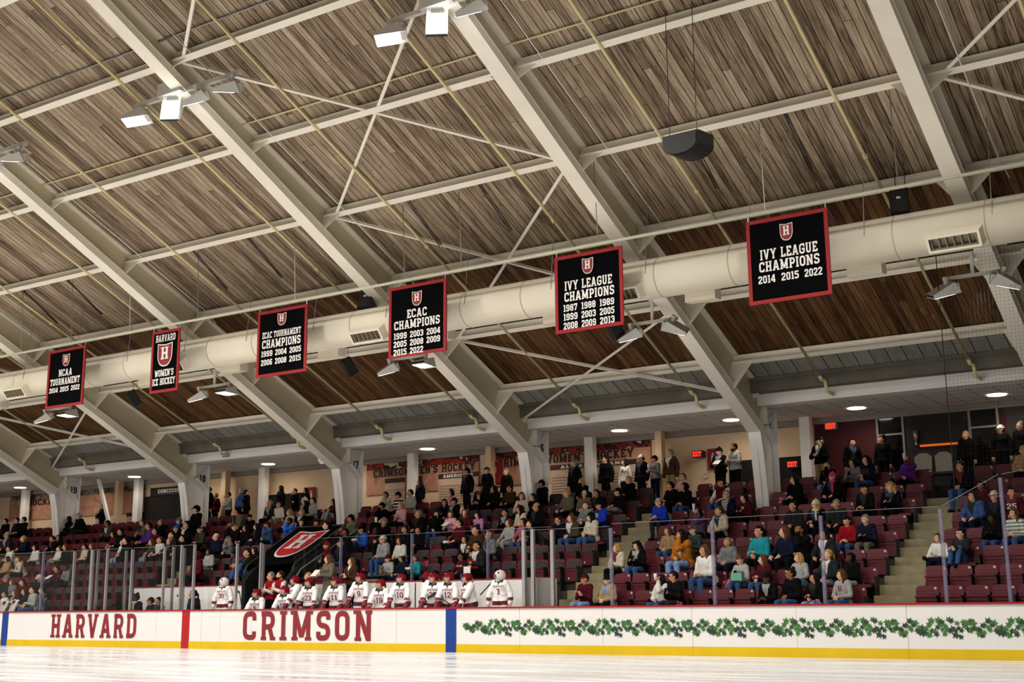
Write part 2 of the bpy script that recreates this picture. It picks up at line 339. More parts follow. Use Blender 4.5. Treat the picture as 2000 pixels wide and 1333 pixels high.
def text(mb, st, c, U, V, height, width=None, mi=0, off=(0, 0, 0), font=None, gap=.1, align=0):
    """flat lettering centred at c, reading along U, up along V"""
    G, t, s = font or GL; U = Vector(U); V = Vector(V); C = Vector(c)+Vector(off)
    tot = sum(G[ch][0]+gap for ch in st)-gap; k = (width/tot) if width else height
    x = -tot/2*k if align == 0 else 0
    N = U.cross(V).normalized(); lay = [0]
    def P(px, py): return C+U*(x+px*k)+V*((py-.5)*height)+N*(.0007*lay[0])
    h = t/2
    for ch in st:
        w, strokes, ser = G[ch]
        for line in strokes:
            lay[0] = lay[0] % 9+1; L = [Vector((p[0], p[1])) for p in line]; n = len(L); closed = n > 2 and (L[0]-L[-1]).length < 1e-6
            off_ = []
            for i in range(n):
                if closed: d1 = (L[i]-L[i-1 if i else n-2]).normalized(); d2 = (L[(i+1) if i < n-1 else 1]-L[i]).normalized()
                else: d1 = (L[i]-L[i-1]).normalized() if i else (L[1]-L[0]).normalized(); d2 = (L[i+1]-L[i]).normalized() if i < n-1 else d1
                m = Vector((-(d1.y+d2.y), d1.x+d2.x)); ml = m.length
                m = m/ml if ml > 1e-6 else Vector((-d1.y, d1.x)); cs = max(.55, m.dot(Vector((-d1.y, d1.x))))
                off_.append(m*(h/cs))
            if n == 2 and abs(L[0].y-L[1].y) > .3:           # straight stems end level with the line, diagonals are cut flat
                d = (L[1]-L[0]).normalized(); hw = Vector((h/max(.35, abs(d.y)), 0)); off_ = [hw, hw]
            for i in range(n-1):
                q = [L[i]+off_[i], L[i]-off_[i], L[i+1]-off_[i+1], L[i+1]+off_[i+1]]
                mb.add([P(p.x, min(1, max(0, p.y)) if n == 2 else p.y) for p in q], [(0, 1, 2, 3)], mi)
        for sx, sy, sl in ser:
            lay[0] = lay[0] % 9+1; y0, y1 = (0, s) if sy == 0 else (1-s, 1)
            mb.add([P(sx-sl/2, y0), P(sx+sl/2, y0), P(sx+sl/2, y1), P(sx-sl/2, y1)], [(0, 1, 2, 3)], mi)
        x += (w+gap)*k
    return mb
def shield_pts(w, h, n=8):
    pts = [(-w/2, h/2), (0, h*.44), (w/2, h/2)]
    R_ = [(w/2, h*.05)]+[(w/2*math.cos(a)**.8, h*.05-(h*.55)*math.sin(a)) for a in [math.pi/2*i/n for i in range(1, n)]]+[(0, -h/2)]
    return pts+R_+[(-x, y) for x, y in R_[-2::-1]]
def shield(mb, c, U, V, N, w, h, mi_edge, mi_fill, mi_letter, d=.004):
    c = Vector(c); U = Vector(U); V = Vector(V); N = Vector(N)
    for i, (sc, mi) in enumerate(((1, mi_edge), (.9, mi_fill))):
        p = [c+U*(x*sc)+V*(y*sc)+N*(d*(i+1)) for x, y in shield_pts(w, h)]; k = len(p)
        mb.add(p+[c+N*(d*(i+1))], [(j, (j+1) % k, k) for j in range(k)], mi)
    text(mb, 'H', c+V*h*.07+N*(d*3), U, V, h*.52, w*.5, mi_letter)
# ------------------------------------------------------------------ large structure
zu = lambda y: 5.69+.491*(31.5-y)          # underside of the rafters
zd = lambda y: 7.01+.44*(31.61-y)          # underside of the roof deck
PY = [15.05, 17.6, 20.15, 22.7, 25.3, 27.85, 30.4]
BAYS = [(20, 19), (19, 18), (18, 17), (17, 16), (16, 15), (15, 14), (14, 13)]
BAYN = {20: 'beyond column 19', 19: 'between columns 19 and 18', 18: 'between columns 18 and 17', 17: 'between columns 17 and 16', 16: 'between columns 16 and 15', 15: 'right of column 15', 14: 'at the right edge of the roof'}
m = MB().b2(-62, 14, -6, 26.2, -.2, 0); struct('floor', m, ICE, 'white skated rink ice', 'ice')
m = MB()
m.yz([(12.5, zd(12.5)), (25.3, zd(25.3)), (25.3, zd(25.3)+.12), (12.5, zd(12.5)+.12)], -62, 12)
struct('ceiling', m, WOOD, 'weathered wooden roof deck boards above the rafters', 'ceiling')
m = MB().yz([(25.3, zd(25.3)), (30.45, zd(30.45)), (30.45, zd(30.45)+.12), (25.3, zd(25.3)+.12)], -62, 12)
struct('ceiling_lower', m, BROWNSHADEWOOD, 'browner wooden deck boards low on the roof slope', 'ceiling')
m = MB().yz([(12.5, zd(12.5)), (-7, zd(32)), (-7, zd(32)+.12), (12.5, zd(12.5)+.12)], -62, 12)
struct('ceiling_near', m, WOOD, 'wooden roof deck on the camera side of the ridge', 'ceiling')
m = MB().yz([(30.45, zd(30.45)), (31.46, zd(31.46)), (31.46, zd(31.46)+.1), (30.45, zd(30.45)+.1)], -62, 12)
struct('ceiling_eave', m, GREYDECK, 'grey concrete plank deck below the last purlin', 'ceiling')
m = MB().b2(-62, 12, 31.46, 31.84, 6.69, 7.2); m.b2(-62, 12, 31.40, 31.46, 6.98, 7.08)
struct('wall_eave', m, RAWCON, 'rough grey concrete strip above the white fascia', 'wall')
m = MB().b2(-62, 12, 32.40, 35.1, 6.40, 6.44); struct('ceiling_concourse', m, TILES, 'white suspended tile ceiling over the concourse', 'ceiling')
m = MB().b2(-62, 12, 35.1, 35.3, 6.22, 6.42); struct('trim_1', m, mat('grey_bulkhead', '8d8681', .8), 'grey bulkhead where the tile ceiling meets the back wall', 'trim')
m = MB().b2(-62, 12, 35.25, 35.5, 3.6, 6.6); struct('wall_back', m, TANWALL, 'tan concourse back wall', 'wall')
m = MB().b2(-62, 12, 33.15, 35.3, 3.9, 4.06); struct('floor_concourse', m, CONCRETE, 'concourse floor behind the top row', 'floor')
# raked concrete stands: row n floor z, back y
RY = lambda n: 26.98+.82*(n-1)
RZ = lambda n: .62+.43*(n-1)
def treads(x0, x1, n0, mb):
    pts = [(RY(n0)-.87 if n0 > 1 else 26.14, -.1)]
    for n in range(n0, 9):
        f = RY(n)-.87 if n > 1 else 26.14
        pts += [(f, RZ(n)), (RY(n)-.05, RZ(n))]
    pts += [(33.2, RZ(8)), (33.2, -.1)]
    mb.yz(pts, x0, x1)
m = MB(); treads(-62, -33.2, 1, m); treads(-28.35, -26.45, 5, m); treads(-33.2, -28.35, 3, m); treads(-26.45, -17.2, 3, m); treads(-17.2, 12, 1, m)
m.b2(-33.2, -17.2, 26.2, 27.7, -.1, .25)
struct('floor_stands', m, CONCRETE, 'raked concrete tiers of the stands', 'stands')
AISLES = [(-8.95, -7.95, 1), (-16.9, -15.6, 1), (-24.5, -23.3, 3), (-33.15, -32.3, 3)]
AISN = ['aisle steps right of the middle seats', 'aisle steps at the bench end', 'aisle steps behind the bench', 'aisle steps behind the penalty box']
for (x0, x1, n0), nm in zip(AISLES, AISN):
    m = MB()
    for n in range(n0, 8):
        f = RY(n+1)-.87
        m.b2(x0, x1, f-.41, f-.014, RZ(n)-.02, RZ(n)+.215); m.b2(x0, x1, f-.014, f+.01, RZ(n)-.02, RZ(n+1)+.012); m.b2(x0, x1, f+.01, f+.38, RZ(n+1)-.01, RZ(n+1)+.012)
    st = struct('stair', m, mat('worn_step_concrete', '8a7f62', .85, var=.2, scale=4), 'worn concrete '+nm, 'stairs')
TW = [(27.68, -.1), (27.68, 1.95), (28, 2.25), (29.96, 3.35), (29.96, -.1)]; m = MB().yz(TW, -28.35, -28.2); m.yz(TW, -26.6, -26.45); m.b2(-28.2, -26.6, 29.86, 29.96, 0, 3.3)
struct('wall_tunnel', m, mat('tunnel_black', '101010', .9), 'black walls of the players tunnel', 'wall')
for x0, x1, nm in ((-33.2, -28.35, 'behind the penalty box'), (-26.45, -17.2, 'behind the players bench')):
    m = MB().b2(x0, x1, 27.68, 27.74, -.05, 1.8); m.b2(x0, x1, 27.66, 27.75, 1.8, 1.83, 1)
    struct('wall_bench', m, [mat('white_panel_wall', 'e6e4e0', .6, var=.02), CAPRED], 'white panel wall with red cap '+nm, 'wall')
m = MB().b2(-17.32, -17.2, 26.3, 27.68, -.05, 1.8); struct('wall_bench_end', m, mat('white_panel_wall', ''), 'white panel at the right end of the bench', 'wall')
m = MB().b2(-62, -61.8, -7, 36, -.2, 17); struct('wall_left', m, mat('grey_end_wall', '6a6862', .9), 'far end wall of the arena', 'wall')
m = MB().b2(12, 12.2, -7, 36, -.2, 17); struct('wall_right', m, mat('grey_end_wall', ''), 'end wall of the arena beyond the frame', 'wall')

# ------------------------------------------------------------------ rafter frames
for k, x in FX.items():
    lab = {20: 'leftmost cream steel roof frame', 13: 'cream steel roof frame beyond the right edge', 14: 'cream steel roof frame at the right edge'}.get(k, 'cream steel roof frame on column number %d' % k)
    t = thing('roof_frame', (x, 32.2, 3.6), lab+', rafter and column', 'roof frame', 'steel roof frames')
    w = .18
    m = MB(); m.yz([(12.5, zu(12.5)), (31.62, 5.63), (31.76, 5.83), (12.5, zu(12.5)+.155)], x-w, x+w)
    m.yz([(12.5, zu(12.5)+.155), (31.76, 5.83), (31.76, 5.85), (12.5, zu(12.5)+.175)], x-w-.012, x+w+.012, 0)
    m.build('lower_flange', CREAM, t)
    MB().yz([(12.5, zu(12.5)+.1), (31.7, 5.83), (32.15, 5.9), (32.15, 6.45), (31.62, 6.6), (31.62, 7.0), (12.5, zd(12.5)-.01)], x-.012, x+.012).build('web', mat('cream_web_shaded', 'cfc5a8', .55, var=.05, scale=.7), t)  # same cream paint as the flanges, the web's shade put into its colour
    m = MB(); m.yz([(12.5, zd(12.5)-.03), (31.6, zd(31.6)-.03), (31.6, zd(31.6)-.002), (12.5, zd(12.5)-.002)], x-w, x+w)
    m.b2(x-w, x+w, 31.6, 31.63, 6.6, zd(31.6)); m.b2(x-w, x+w, 32.12, 32.15, 5.9, 6.40)
    m.build('upper_flange', CREAM, t)
    m = MB(); m.yz([(31.60, 5.64), (31.74, 5.1), (31.90, 4.1), (31.95, 3.5), (31.99, 3.5), (31.94, 4.1), (31.78, 5.1), (31.66, 5.66)], x-w, x+w)
    m.yz([(31.63, 5.63), (31.95, 3.5), (32.80, 3.3), (32.80, 6.39), (32.21, 6.39)], x-.02, x+.02); m.b2(x-.035, x+.035, 32.205, 32.225, 3.4, 5.9); m.b2(x-w, x+w, 32.78, 32.81, 3.3, 6.39)
    m.yz([(32.21, 5.90), (32.78, 6.38), (32.78, 6.36), (32.21, 5.88)], x, x+w); m.yz([(32.21, 5.9), (32.78, 5.45), (32.78, 5.43), (32.21, 5.88)], x, x+w)
    m.build('column', WHITE, t)
    if 15 <= k <= 19:
        text(MB(), str(k), (x+.024, 32.6, 5.88), (0, 1, 0), (0, 0, 1), .27, .30, 0, font=GLB).build('column_number', BLACK, t)
    for y in PY:
        z = zd(y); d = Vector((0, -.403, -.915)); top = Vector((x, y, z-.02))+d*.2; bot = Vector((x, y, z))+d*((z-zu(y))*.93-.13)
        for s in (-1, 1):
            m = MB().prism([top, top+Vector((s*.62, 0, 0)), bot+Vector((s*.18, 0, 0)), bot], (0, -.008, 0), (0, .008, 0)); m.build('gusset_plate', CREAM, t)
# ------------------------------------------------------------------ purlins and braces
for a, b in BAYS:
    x0, x1 = FX[a]+.02, FX[b]-.02
    for i, y in enumerate(PY):
        lab = 'cream steel purlin %s, %s up from the fascia' % (BAYN[a], ordw(6-i))
        m = MB(); rot = Matrix.Rotation(-math.atan(.44), 3, 'X'); n = Vector((0, -.403, -.915)); c = Vector(((x0+x1)/2, y, zd(y)-.045))
        m.box(c+n*.01, (x1-x0, .16, .014), 0, rot); m.box(c+n*.11, (x1-x0, .012, .2), 0, rot); m.box(c+n*.213, (x1-x0, .165, .014), 0, rot)
        o = m.build('purlin', CREAM); tag(o, lab, 'purlin', 'steel roof purlins')
    if i == 0: pass
def bar(mb, p, q, w=.075, t=.012):
    p = Vector(p); q = Vector(q); d = (q-p).normalized(); n = Vector((0, .403, .915)); s = d.cross(n).normalized()
    mb.prism([p-s*w/2, p+s*w/2, p+s*w/2+n*t, p-s*w/2+n*t], (0, 0, 0), q-p)
    mb.prism([p+s*w/2, p+s*(w/2-.01), p+s*(w/2-.01)+n*.06, p+s*w/2+n*.06], (0, 0, 0), q-p)
zb = lambda y: zd(y)-.27
for a, b in ((19, 18), (16, 15), (14, 13)):
    x0, x1 = FX[a], FX[b]
    for j, (ya, yb) in enumerate(((12.6, 17.6), (17.6, 22.7), (22.7, 27.85), (27.85, 31.3))):
        dz = .25 if yb > 31 else 0
        t = thing('cross_brace', ((x0+x1)/2, (ya+yb)/2, zb((ya+yb)/2)), 'cream angle-iron cross brace %s, %s from the fascia' % (BAYN[a], ordw(3-j)), 'brace', 'roof cross braces')
        for p, q in (((x0+.3, ya, zb(ya)), (x1-.3, yb, zb(yb)-dz)), ((x1-.3, ya, zb(ya)), (x0+.3, yb, zb(yb)-dz))):
            m = MB(); bar(m, p, q); m.build('brace_bar', CREAM, t)
# ------------------------------------------------------------------ white fascia beams between the frames
for a, b in BAYS:
    x0, x1 = FX[a]+.025, FX[b]-.025
    m = MB().b2(x0, x1, 31.85, 32.4, 6.38, 6.74)
    o = m.build('fascia_beam', WHITE); tag(o, 'white fascia beam over the concourse '+BAYN[a], 'beam', 'white fascia beams')
# ------------------------------------------------------------------ sprinkler pipes with elbows, conduits
pi = 0
for k, x in list(FX.items())[1:]:
    for dx in (2.05, -1.65):
        px = x+dx
        yt = 31.2; n = lambda y: zd(y)-.30
        t = thing('sprinkler_pipe', (px, yt, n(yt)), '', 'pipe', 'sprinkler pipes')
        t['label'] = 'pale yellow sprinkler pipe, %s of %s' % ('just right' if dx > 0 else 'just left', {14: 'the frame at the right edge', 20: 'the leftmost frame'}.get(k, 'column %d' % k))
        MB().tube([(px, 12.6, n(12.6)), (px, yt, n(yt))], .038, 8).build('pipe_run', PIPE, t, True)
        for y in (16.3, 24.2): MB().tube([(px, y-.05, n(y-.05)), (px, y+.05, n(y+.05))], .055, 8).build('coupling', PIPE, t, True)
        MB().tube([(px, yt-.02, n(yt)+.01), (px, yt+.12, n(yt)-.07), (px+.05, yt+.22, n(yt)-.09), (px+.06, yt+.26, n(yt)-.20), (px+.06, yt+.3, n(yt)-.36), (px+.12, yt+.42, n(yt)-.40), (px+.12, yt+.62, n(yt)-.40)], [.05, .055, .05, .05, .05, .055, .045], 8).build('elbow', PIPE, t, True)
    px = x+.75
    o = MB().tube([(px, 12.6, zd(12.6)-.27), (px, 24.9, zd(24.9)-.27), (px+.1, 25.3, zd(25.3)-.45)], .014, 6).build('conduit', mat('white_conduit', 'dcdcda', .35, metal=.3), None, True)
    tag(o, 'bright conduit beside the rafter of %s' % {14: 'the right edge frame', 20: 'the leftmost frame'}.get(k, 'column %d' % k), 'conduit', 'roof conduits')
    for q, dx in enumerate((2.6, 4.7)):
        o = MB().tube([(x+dx, 22.6, zd(22.6)-.25), (x+dx, 24.0, zd(24.0)-.5)], .016, 6).tube([(x+dx+.06, 22.6, zd(22.6)-.25), (x+dx+.06, 24.0, zd(24.0)-.5)], .016, 6).build('conduit', DARKSTEEL, None, True)
        tag(o, 'dark double conduit above the banner rail, %s one %s' % ('left' if q == 0 else 'right', BAYN[k]), 'conduit', 'dark double conduits')
# small conduits along three purlins
for yy, c, nm in ((20.15, PIPE, 'cream'), (17.6, STEEL, 'steel'), (22.7, PIPE, 'lower cream')):
    yc = yy-.45; o = MB().tube([(-50, yc, zd(yc)-.05), (6, yc, zd(yc)-.05)], .022, 6).build('conduit', c, None, True)
    if yy == 22.7: bpy.data.objects.remove(o); continue
    tag(o, nm+' conduit line under the deck boards', 'conduit')

# ------------------------------------------------------------------ air duct
DY, DZ, DR = 24.4, 8.22, .45
t = thing('air_duct', (-22, DY, DZ), 'long round cream air duct hung under the rafters', 'duct')
MB().tube([(-58, DY, DZ), (10, DY, DZ)], DR, 40).build('duct_tube', DUCT, t, True)
for k in range(38):
    x = -56+1.75*k
    MB().tube([(x-.012, DY, DZ), (x+.012, DY, DZ)], DR+.006, 40).build('seam_band', mat('duct_seam', 'b3a98c', .6), t, True)
for k, x in enumerate((-5.83, -13.1, -20.39, -27.6, -34.81, -42.1)):
    o = MB(); m = MB()
    rot = Matrix.Rotation(R(38), 3, 'X'); c = Vector((x, DY-.40, DZ-.32)); wx, hz, dp = 1.0, .34, .3
    f = lambda v: c+rot @ Vector(v)
    ring = [(-wx/2, -hz/2), (wx/2, -hz/2), (wx/2, hz/2), (-wx/2, hz/2)]
    outer = [f((a, -dp/2, b)) for a, b in ring]; back = [f((a*1.12, dp/2+.1, b)) for a, b in ring]; inner = [f((a*.9, -dp/2, b*.72)) for a, b in ring]; deep = [f((a*.9, dp/2-.06, b*.72)) for a, b in ring]
    m.add(outer+back, [(i, i+4, (i+1) % 4+4, (i+1) % 4) for i in range(4)]); m.add(outer+inner, [(i, (i+1) % 4, (i+1) % 4+4, i+4) for i in range(4)])
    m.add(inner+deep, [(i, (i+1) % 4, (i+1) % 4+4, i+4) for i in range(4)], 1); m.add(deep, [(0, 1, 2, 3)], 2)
    g = thing('air_outlet', c, 'cream grilled air outlet on the duct, %s' % ('right end, near the corner netting', 'behind the banner left of it', 'left of the fourth banner', 'hidden behind the third banner', 'between two left banners', 'far left end')[k], 'air outlet', 'duct air outlets')
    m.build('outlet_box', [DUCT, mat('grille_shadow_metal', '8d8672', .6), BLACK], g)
    for j in range(7):
        sx = -.42+.14*j; MB().box(f((sx, -.03, 0)), (.012, .16, hz*.7), 0, rot).build('vane', mat('grey_vane', 'a39a82', .5), g)
for k, x in enumerate((-7.81, -11.47, -15.18, -18.7, -22.3, -25.94, -29.47, -33.2, -36.9, -40.6)):
    m = MB().prism([(x-.36, DY+.2, 7.62), (x+.36, DY+.2, 7.62), (x+.36, DY+.2, 7.86), (x-.36, DY+.2, 7.86)], (0, 0, 0), (0, .32, .03))
    o = m.build('damper_box', DUCT); tag(o, 'plain cream box under the duct, %s from the right' % ordw(k), 'box', 'duct boxes')
for k in range(16):
    x = -5.1-2.45*k
    o = MB().tube([(x, DY-.2, zd(DY)+.1), (x, DY-DR-.005, DZ+.02)], .008, 5).build('hanger_wire', STEEL); tag(o, 'thin wire hanging the duct, %s from the right' % ordw(k), 'wire', 'duct hanger wires')

# ------------------------------------------------------------------ banner rail, chains and banners
BY = 23.2
o = MB().tube([(-52, BY, 8.86), (4, BY, 8.86)], .035, 8).build('banner_rail', mat('pale_green_rail', 'c3c3ac', .45), None, True); tag(o, 'long horizontal pipe rail the banners hang from', 'rail')
for k, x in enumerate((-6.6, -9.3, -13.2, -16.9, -18.6, -22.2, -25.8, -28.6, -31.2, -33.6)):
    o = MB().tube([(x, BY, 8.88), (x, BY-.1, zd(BY)+.06)], .011, 5).build('rail_chain', STEEL); tag(o, 'thin chain holding the banner rail, %s from the right' % ordw(k), 'chain', 'rail chains')
def banner(x0, x1, lines, lab, big=None):
    z1, z0 = 8.72, 6.97; cx = (x0+x1)/2; w = x1-x0
    t = thing('hanging_banner', (cx, BY, z0), lab, 'banner', 'championship banners')
    n = 8; m = MB()
    for i in range(n):                              # the cloth, gently rippled
        for s, yo in ((-1, -.006), (1, .006)):
            p = []
            for ii in ((i, i+1) if s < 0 else (i+1, i)):
                xx = x0+w*ii/n; rip = .012*math.sin(ii*1.7+cx)
                p.append((xx, BY+yo+rip))
            m.quad((p[0][0], p[0][1], z0), (p[1][0], p[1][1], z0), (p[1][0], p[1][1], z1), (p[0][0], p[0][1], z1))
    m.build('cloth', BLACKCLOTH, t)
    e = .075; f = BY-.022; m = MB()
    m.b2(x0, x1, f-.004, f+.03, z1-e, z1); m.b2(x0, x1, f-.004, f+.03, z0, z0+e); m.b2(x0, x0+e, f-.004, f+.03, z0+e, z1-e); m.b2(x1-e, x1, f-.004, f+.03, z0+e, z1-e)
    m.build('red_border', REDTRIM, t)
    for x in (x0+.04, x1-.04): MB().tube([(x, BY, z1-.01), (x, BY, 8.86)], .012, 5).build('hook', STEEL, t)
    yl = f-.006
    for i, (st, zc, h, ww, al, dx) in enumerate(lines):
        if st == 'SHIELD':
            m = MB(); shield(m, (cx+dx, yl, z1-zc), (1, 0, 0), (0, 0, 1), (0, -1, 0), ww, h, 0, 1, 0); m.build('crest', [OFFWHITE, CRIMSON], t)
        else:
            m = MB(); text(m, st, (cx+dx, yl, z1-zc), (1, 0, 0), (0, 0, 1), h, ww, 0); m.build('lettering', OFFWHITE, t)
def years(rows, z, dz, xs, w, h): return [(y, z+dz*i, h, w, 0, xs[j]) for i, r in enumerate(rows) for j, y in enumerate(r)]
X3 = (-.44, 0, .44)
banner(-9.72, -8.01, [('SHIELD', .35, .36, .27, 0, 0), ('IVY LEAGUE', .75, .21, 1.2, 0, .02), ('CHAMPIONS', 1.0, .21, 1.26, 0, .02)]+years([('2014', '2015', '2022')], 1.26, .2, (-.46, .03, .51), .36, .16), 'black banner with red border listing three league title years, rightmost')
banner(-14.31, -12.6, [('SHIELD', .32, .36, .28, 0, 0), ('IVY LEAGUE', .70, .21, 1.2, 0, 0), ('CHAMPIONS', .95, .21, 1.26, 0, .02)]+years([('1987', '1988', '1989'), ('1999', '2003', '2005'), ('2008', '2009', '2013')], 1.2, .2, (-.46, 0, .46), .36, .155), 'black banner with red border listing nine league title years')
banner(-19.06, -17.33, [('SHIELD', .37, .36, .3, 0, 0), ('ECAC', .72, .21, .6, 0, 0), ('CHAMPIONS', .97, .21, 1.38, 0, 0)]+years([('1999', '2003', '2004'), ('2005', '2008', '2009'), ('2015', '2022')], 1.23, .2, (-.5, 0, .5), .4, .155), 'black banner with red border listing eight conference title years, behind it a floodlight pair')
banner(-23.49, -21.75, [('SHIELD', .28, .33, .31, 0, 0), ('ECAC TOURNAMENT', .65, .17, 1.36, 0, 0), ('CHAMPIONS', .89, .22, 1.36, 0, 0)]+years([('1999', '2004', '2005'), ('2006', '2008', '2015')], 1.14, .23, (-.5, 0, .5), .4, .155), 'black banner with red border listing six tournament title years')
banner(-27.6, -26.47, [('HARVARD', .22, .2, .8, 0, 0), ('SHIELD', .70, .66, .6, 0, 0), ("WOMEN'S", 1.21, .19, .76, 0, 0), ('ICE HOCKEY', 1.45, .19, .92, 0, 0)], 'narrow black banner with a large crest, second from the left')
banner(-32.2, -30.5, [('SHIELD', .35, .36, .33, 0, 0), ('NCAA', .72, .21, .62, 0, 0), ('TOURNAMENT', .98, .2, 1.36, 0, 0)]+years([('2014', '2015', '2022')], 1.22, .2, (-.5, 0, .5), .4, .15), 'black banner with red border, leftmost on the rail')

# ------------------------------------------------------------------ floodlights
def flood(parent, c, axis, face, L=.62, Wd=.42):
    """one wedge housing with a lit lens below; parts of the fixture. axis: where its nose points, face: where its lens looks"""
    ey = -Vector(axis).normalized(); ez = -Vector(face); ez = (ez-ey*ez.dot(ey)).normalized(); ex = ey.cross(ez)
    rot = Matrix((ex, ey, ez)).transposed(); c = Vector(c); f = lambda v: c+rot @ Vector(v)
    m = MB(); hw = Wd/2
    A = [f(v) for v in ((-hw, -L/2, -.02), (hw, -L/2, -.02), (hw, L/2, -.06), (-hw, L/2, -.06), (-hw, -L/2, .06), (hw, -L/2, .06), (hw, L/2-.1, .2), (-hw, L/2-.1, .2))]
    m.add(A, [(4, 5, 6, 7), (0, 1, 5, 4), (1, 2, 6, 5), (2, 3, 7, 6), (3, 0, 4, 7)])
    m.add([f(v) for v in ((-hw, -L/2-.005, .0), (hw, -L/2-.005, .0), (hw, -L/2-.005, .055), (-hw, -L/2-.005, .055))], [(0, 1, 2, 3)], 1)
    m.tube([f((0, L/2-.2, .16)), f((0, L/2-.2, .33))], .05, 8)
    m.box(f((0, L/2-.05, .05)), (Wd*.6, .12, .18), 0, rot)
    h = m.build('lamp_head', [LAMPHOUSE, BLACK], parent)
    q = MB().quad(*[f(v) for v in ((-hw*.93, -L/2+.02, -.028), (-hw*.93, L/2-.14, -.055), (hw*.93, L/2-.14, -.055), (hw*.93, -L/2+.02, -.028))])
    q.build('lens', LENS, h)
def name_k(k): return {14: 'the right edge frame', 20: 'the leftmost frame', 13: 'the frame beyond the right edge'}.get(k, 'column %d' % k)
for k, x in FX.items():
    y, z = 17.9, 12.42
    t = thing('floodlight_cluster', (x, y, z), 'four white floodlights high under the rafter of %s' % name_k(k), 'floodlight', 'upper floodlight clusters')
    m = MB().box((x+.15, y, z), (3.4, .09, .09)); m.box((x-.25, y-.05, z+.1), (.75, .25, .3)); m.box((x, y, z+.14), (.3, .3, .26)); m.build('mount_bar', LAMPHOUSE, t)
    for dx, ax, nf in ((-1.42, (-.8, -.5, -.2), (-.1, -.2, -.95)), (-.28, (.15, -.25, -.95), (.45, -.75, -.35)), (.52, (-.8, -.5, -.3), (-.5, .12, -.8)), (1.52, (-.85, -.5, 0), (-.3, .3, -.87))):
        flood(t, (x+dx, y-.05, z-.36), ax, nf)
    if k < 14: continue
    y = 26.35; t = thing('floodlight_pair', (x-.2, y, 7.75), 'two white floodlights on a short hanging bar below the rafter of %s' % name_k(k), 'floodlight', 'lower floodlight pairs')
    m = MB().tube([(x-.25, y, zu(y)+.02), (x-.25, y, 7.74)], .04, 8); m.box((x-.22, y, 7.74), (1.28, .07, .07)); m.build('mount_bar', LAMPHOUSE, t)
    flood(t, (x-.84, y-.08, 7.42), (-.83, -.5, -.3), (-.25, .2, -.9), .6, .4); flood(t, (x+.38, y-.08, 7.46), (.83, .35, -.3) if k in (14, 15) else (.1, -1, -.05), (.2, .5, -.85) if k in (14, 15) else (0, .25, -1), .6, .4)

# ------------------------------------------------------------------ loudspeakers
t = thing('ceiling_speaker', (-9.5, 20, 9.36), 'large black half-round loudspeaker hanging in front of the deck', 'speaker')
m = MB(); pts = [(-.36, .16), (-.36, -.06)]+[(.36*math.cos(a), -.06-.2*math.sin(a)) for a in [math.pi-math.pi*i/10 for i in range(1, 10)]]+[(.36, -.06), (.36, .16)]
m.prism([(-9.5+a, 19.8, 9.36+b) for a, b in pts], (0, 0, 0), (.1, .45, 0)); m.build('cabinet', BLACK, t)
m = MB(); m.prism([(-9.5+a*.9, 19.79, 9.36+b*.9) for a, b in pts], (0, 0, 0), (0, -.02, 0)); m.build('grille', mat('black_speaker_mesh', '1d1d1f', .7), t)
for dx in (-.3, .25): MB().tube([(-9.5+dx, 20, 9.5), (-9.5+dx, 20, zd(20)+.02)], .008, 5).build('cable', DARKSTEEL, t)
for x, nm in ((-7.04, 'right'), (-21.06, 'left')):
    t = thing('column_speaker', (x, 24.9, 9.0), 'tall black loudspeaker box above the duct, the %s one' % ('one near the right edge' if nm == 'right' else 'one left of the middle'), 'speaker', 'black speakers above the duct')
    t['label'] = 'tall black loudspeaker box above the duct '+('near the right edge' if nm == 'right' else 'left of the third banner')
    rot = Euler((R(-28), 0, R(18))).to_matrix()
    MB().box((x, 24.75, 8.98), (.36, .4, .75), 0, rot).build('cabinet', BLACK, t)
    MB().box(Vector((x, 24.75, 8.98))+rot @ Vector((0, -.21, 0)), (.32, .02, .7), 0, rot).build('grille', mat('black_speaker_mesh', ''), t)
    MB().box(Vector((x, 24.75, 8.98))+rot @ Vector((-.02, -.222, .03)), (.08, .006, .06), 0, rot).build('white_badge', OFFWHITE, t)
    for dx in (-.1, .1): MB().tube([(x+dx, 24.9, 9.3), (x+dx, 24.9, zd(24.9)+.02)], .01, 5).build('hook', DARKSTEEL, t)
for x, nm in ((-22.77, 'left of the third banner'), (-31.67, 'beside the leftmost banner'), (-14.39, 'under the nine-year banner')):
    t = thing('hanging_speaker', (x, 26, 7.63), 'small black loudspeaker hanging under the duct '+nm, 'speaker', 'small hanging speakers')
    rot = Euler((R(35), R(10), R(-30))).to_matrix()
    MB().box((x, 26, 7.63), (.24, .28, .5), 0, rot).build('cabinet', BLACK, t); MB().box(Vector((x, 26, 7.63))+rot @ Vector((0, 0, -.26)), (.2, .22, .03), 0, rot).build('grey_end_cap', mat('speaker_end_grey', '4d4d52', .5), t)
    MB().tube([(x-.05, 26, 7.8), (x-.05, 26, zd(26)+.02)], .008, 5).build('cable', DARKSTEEL, t)

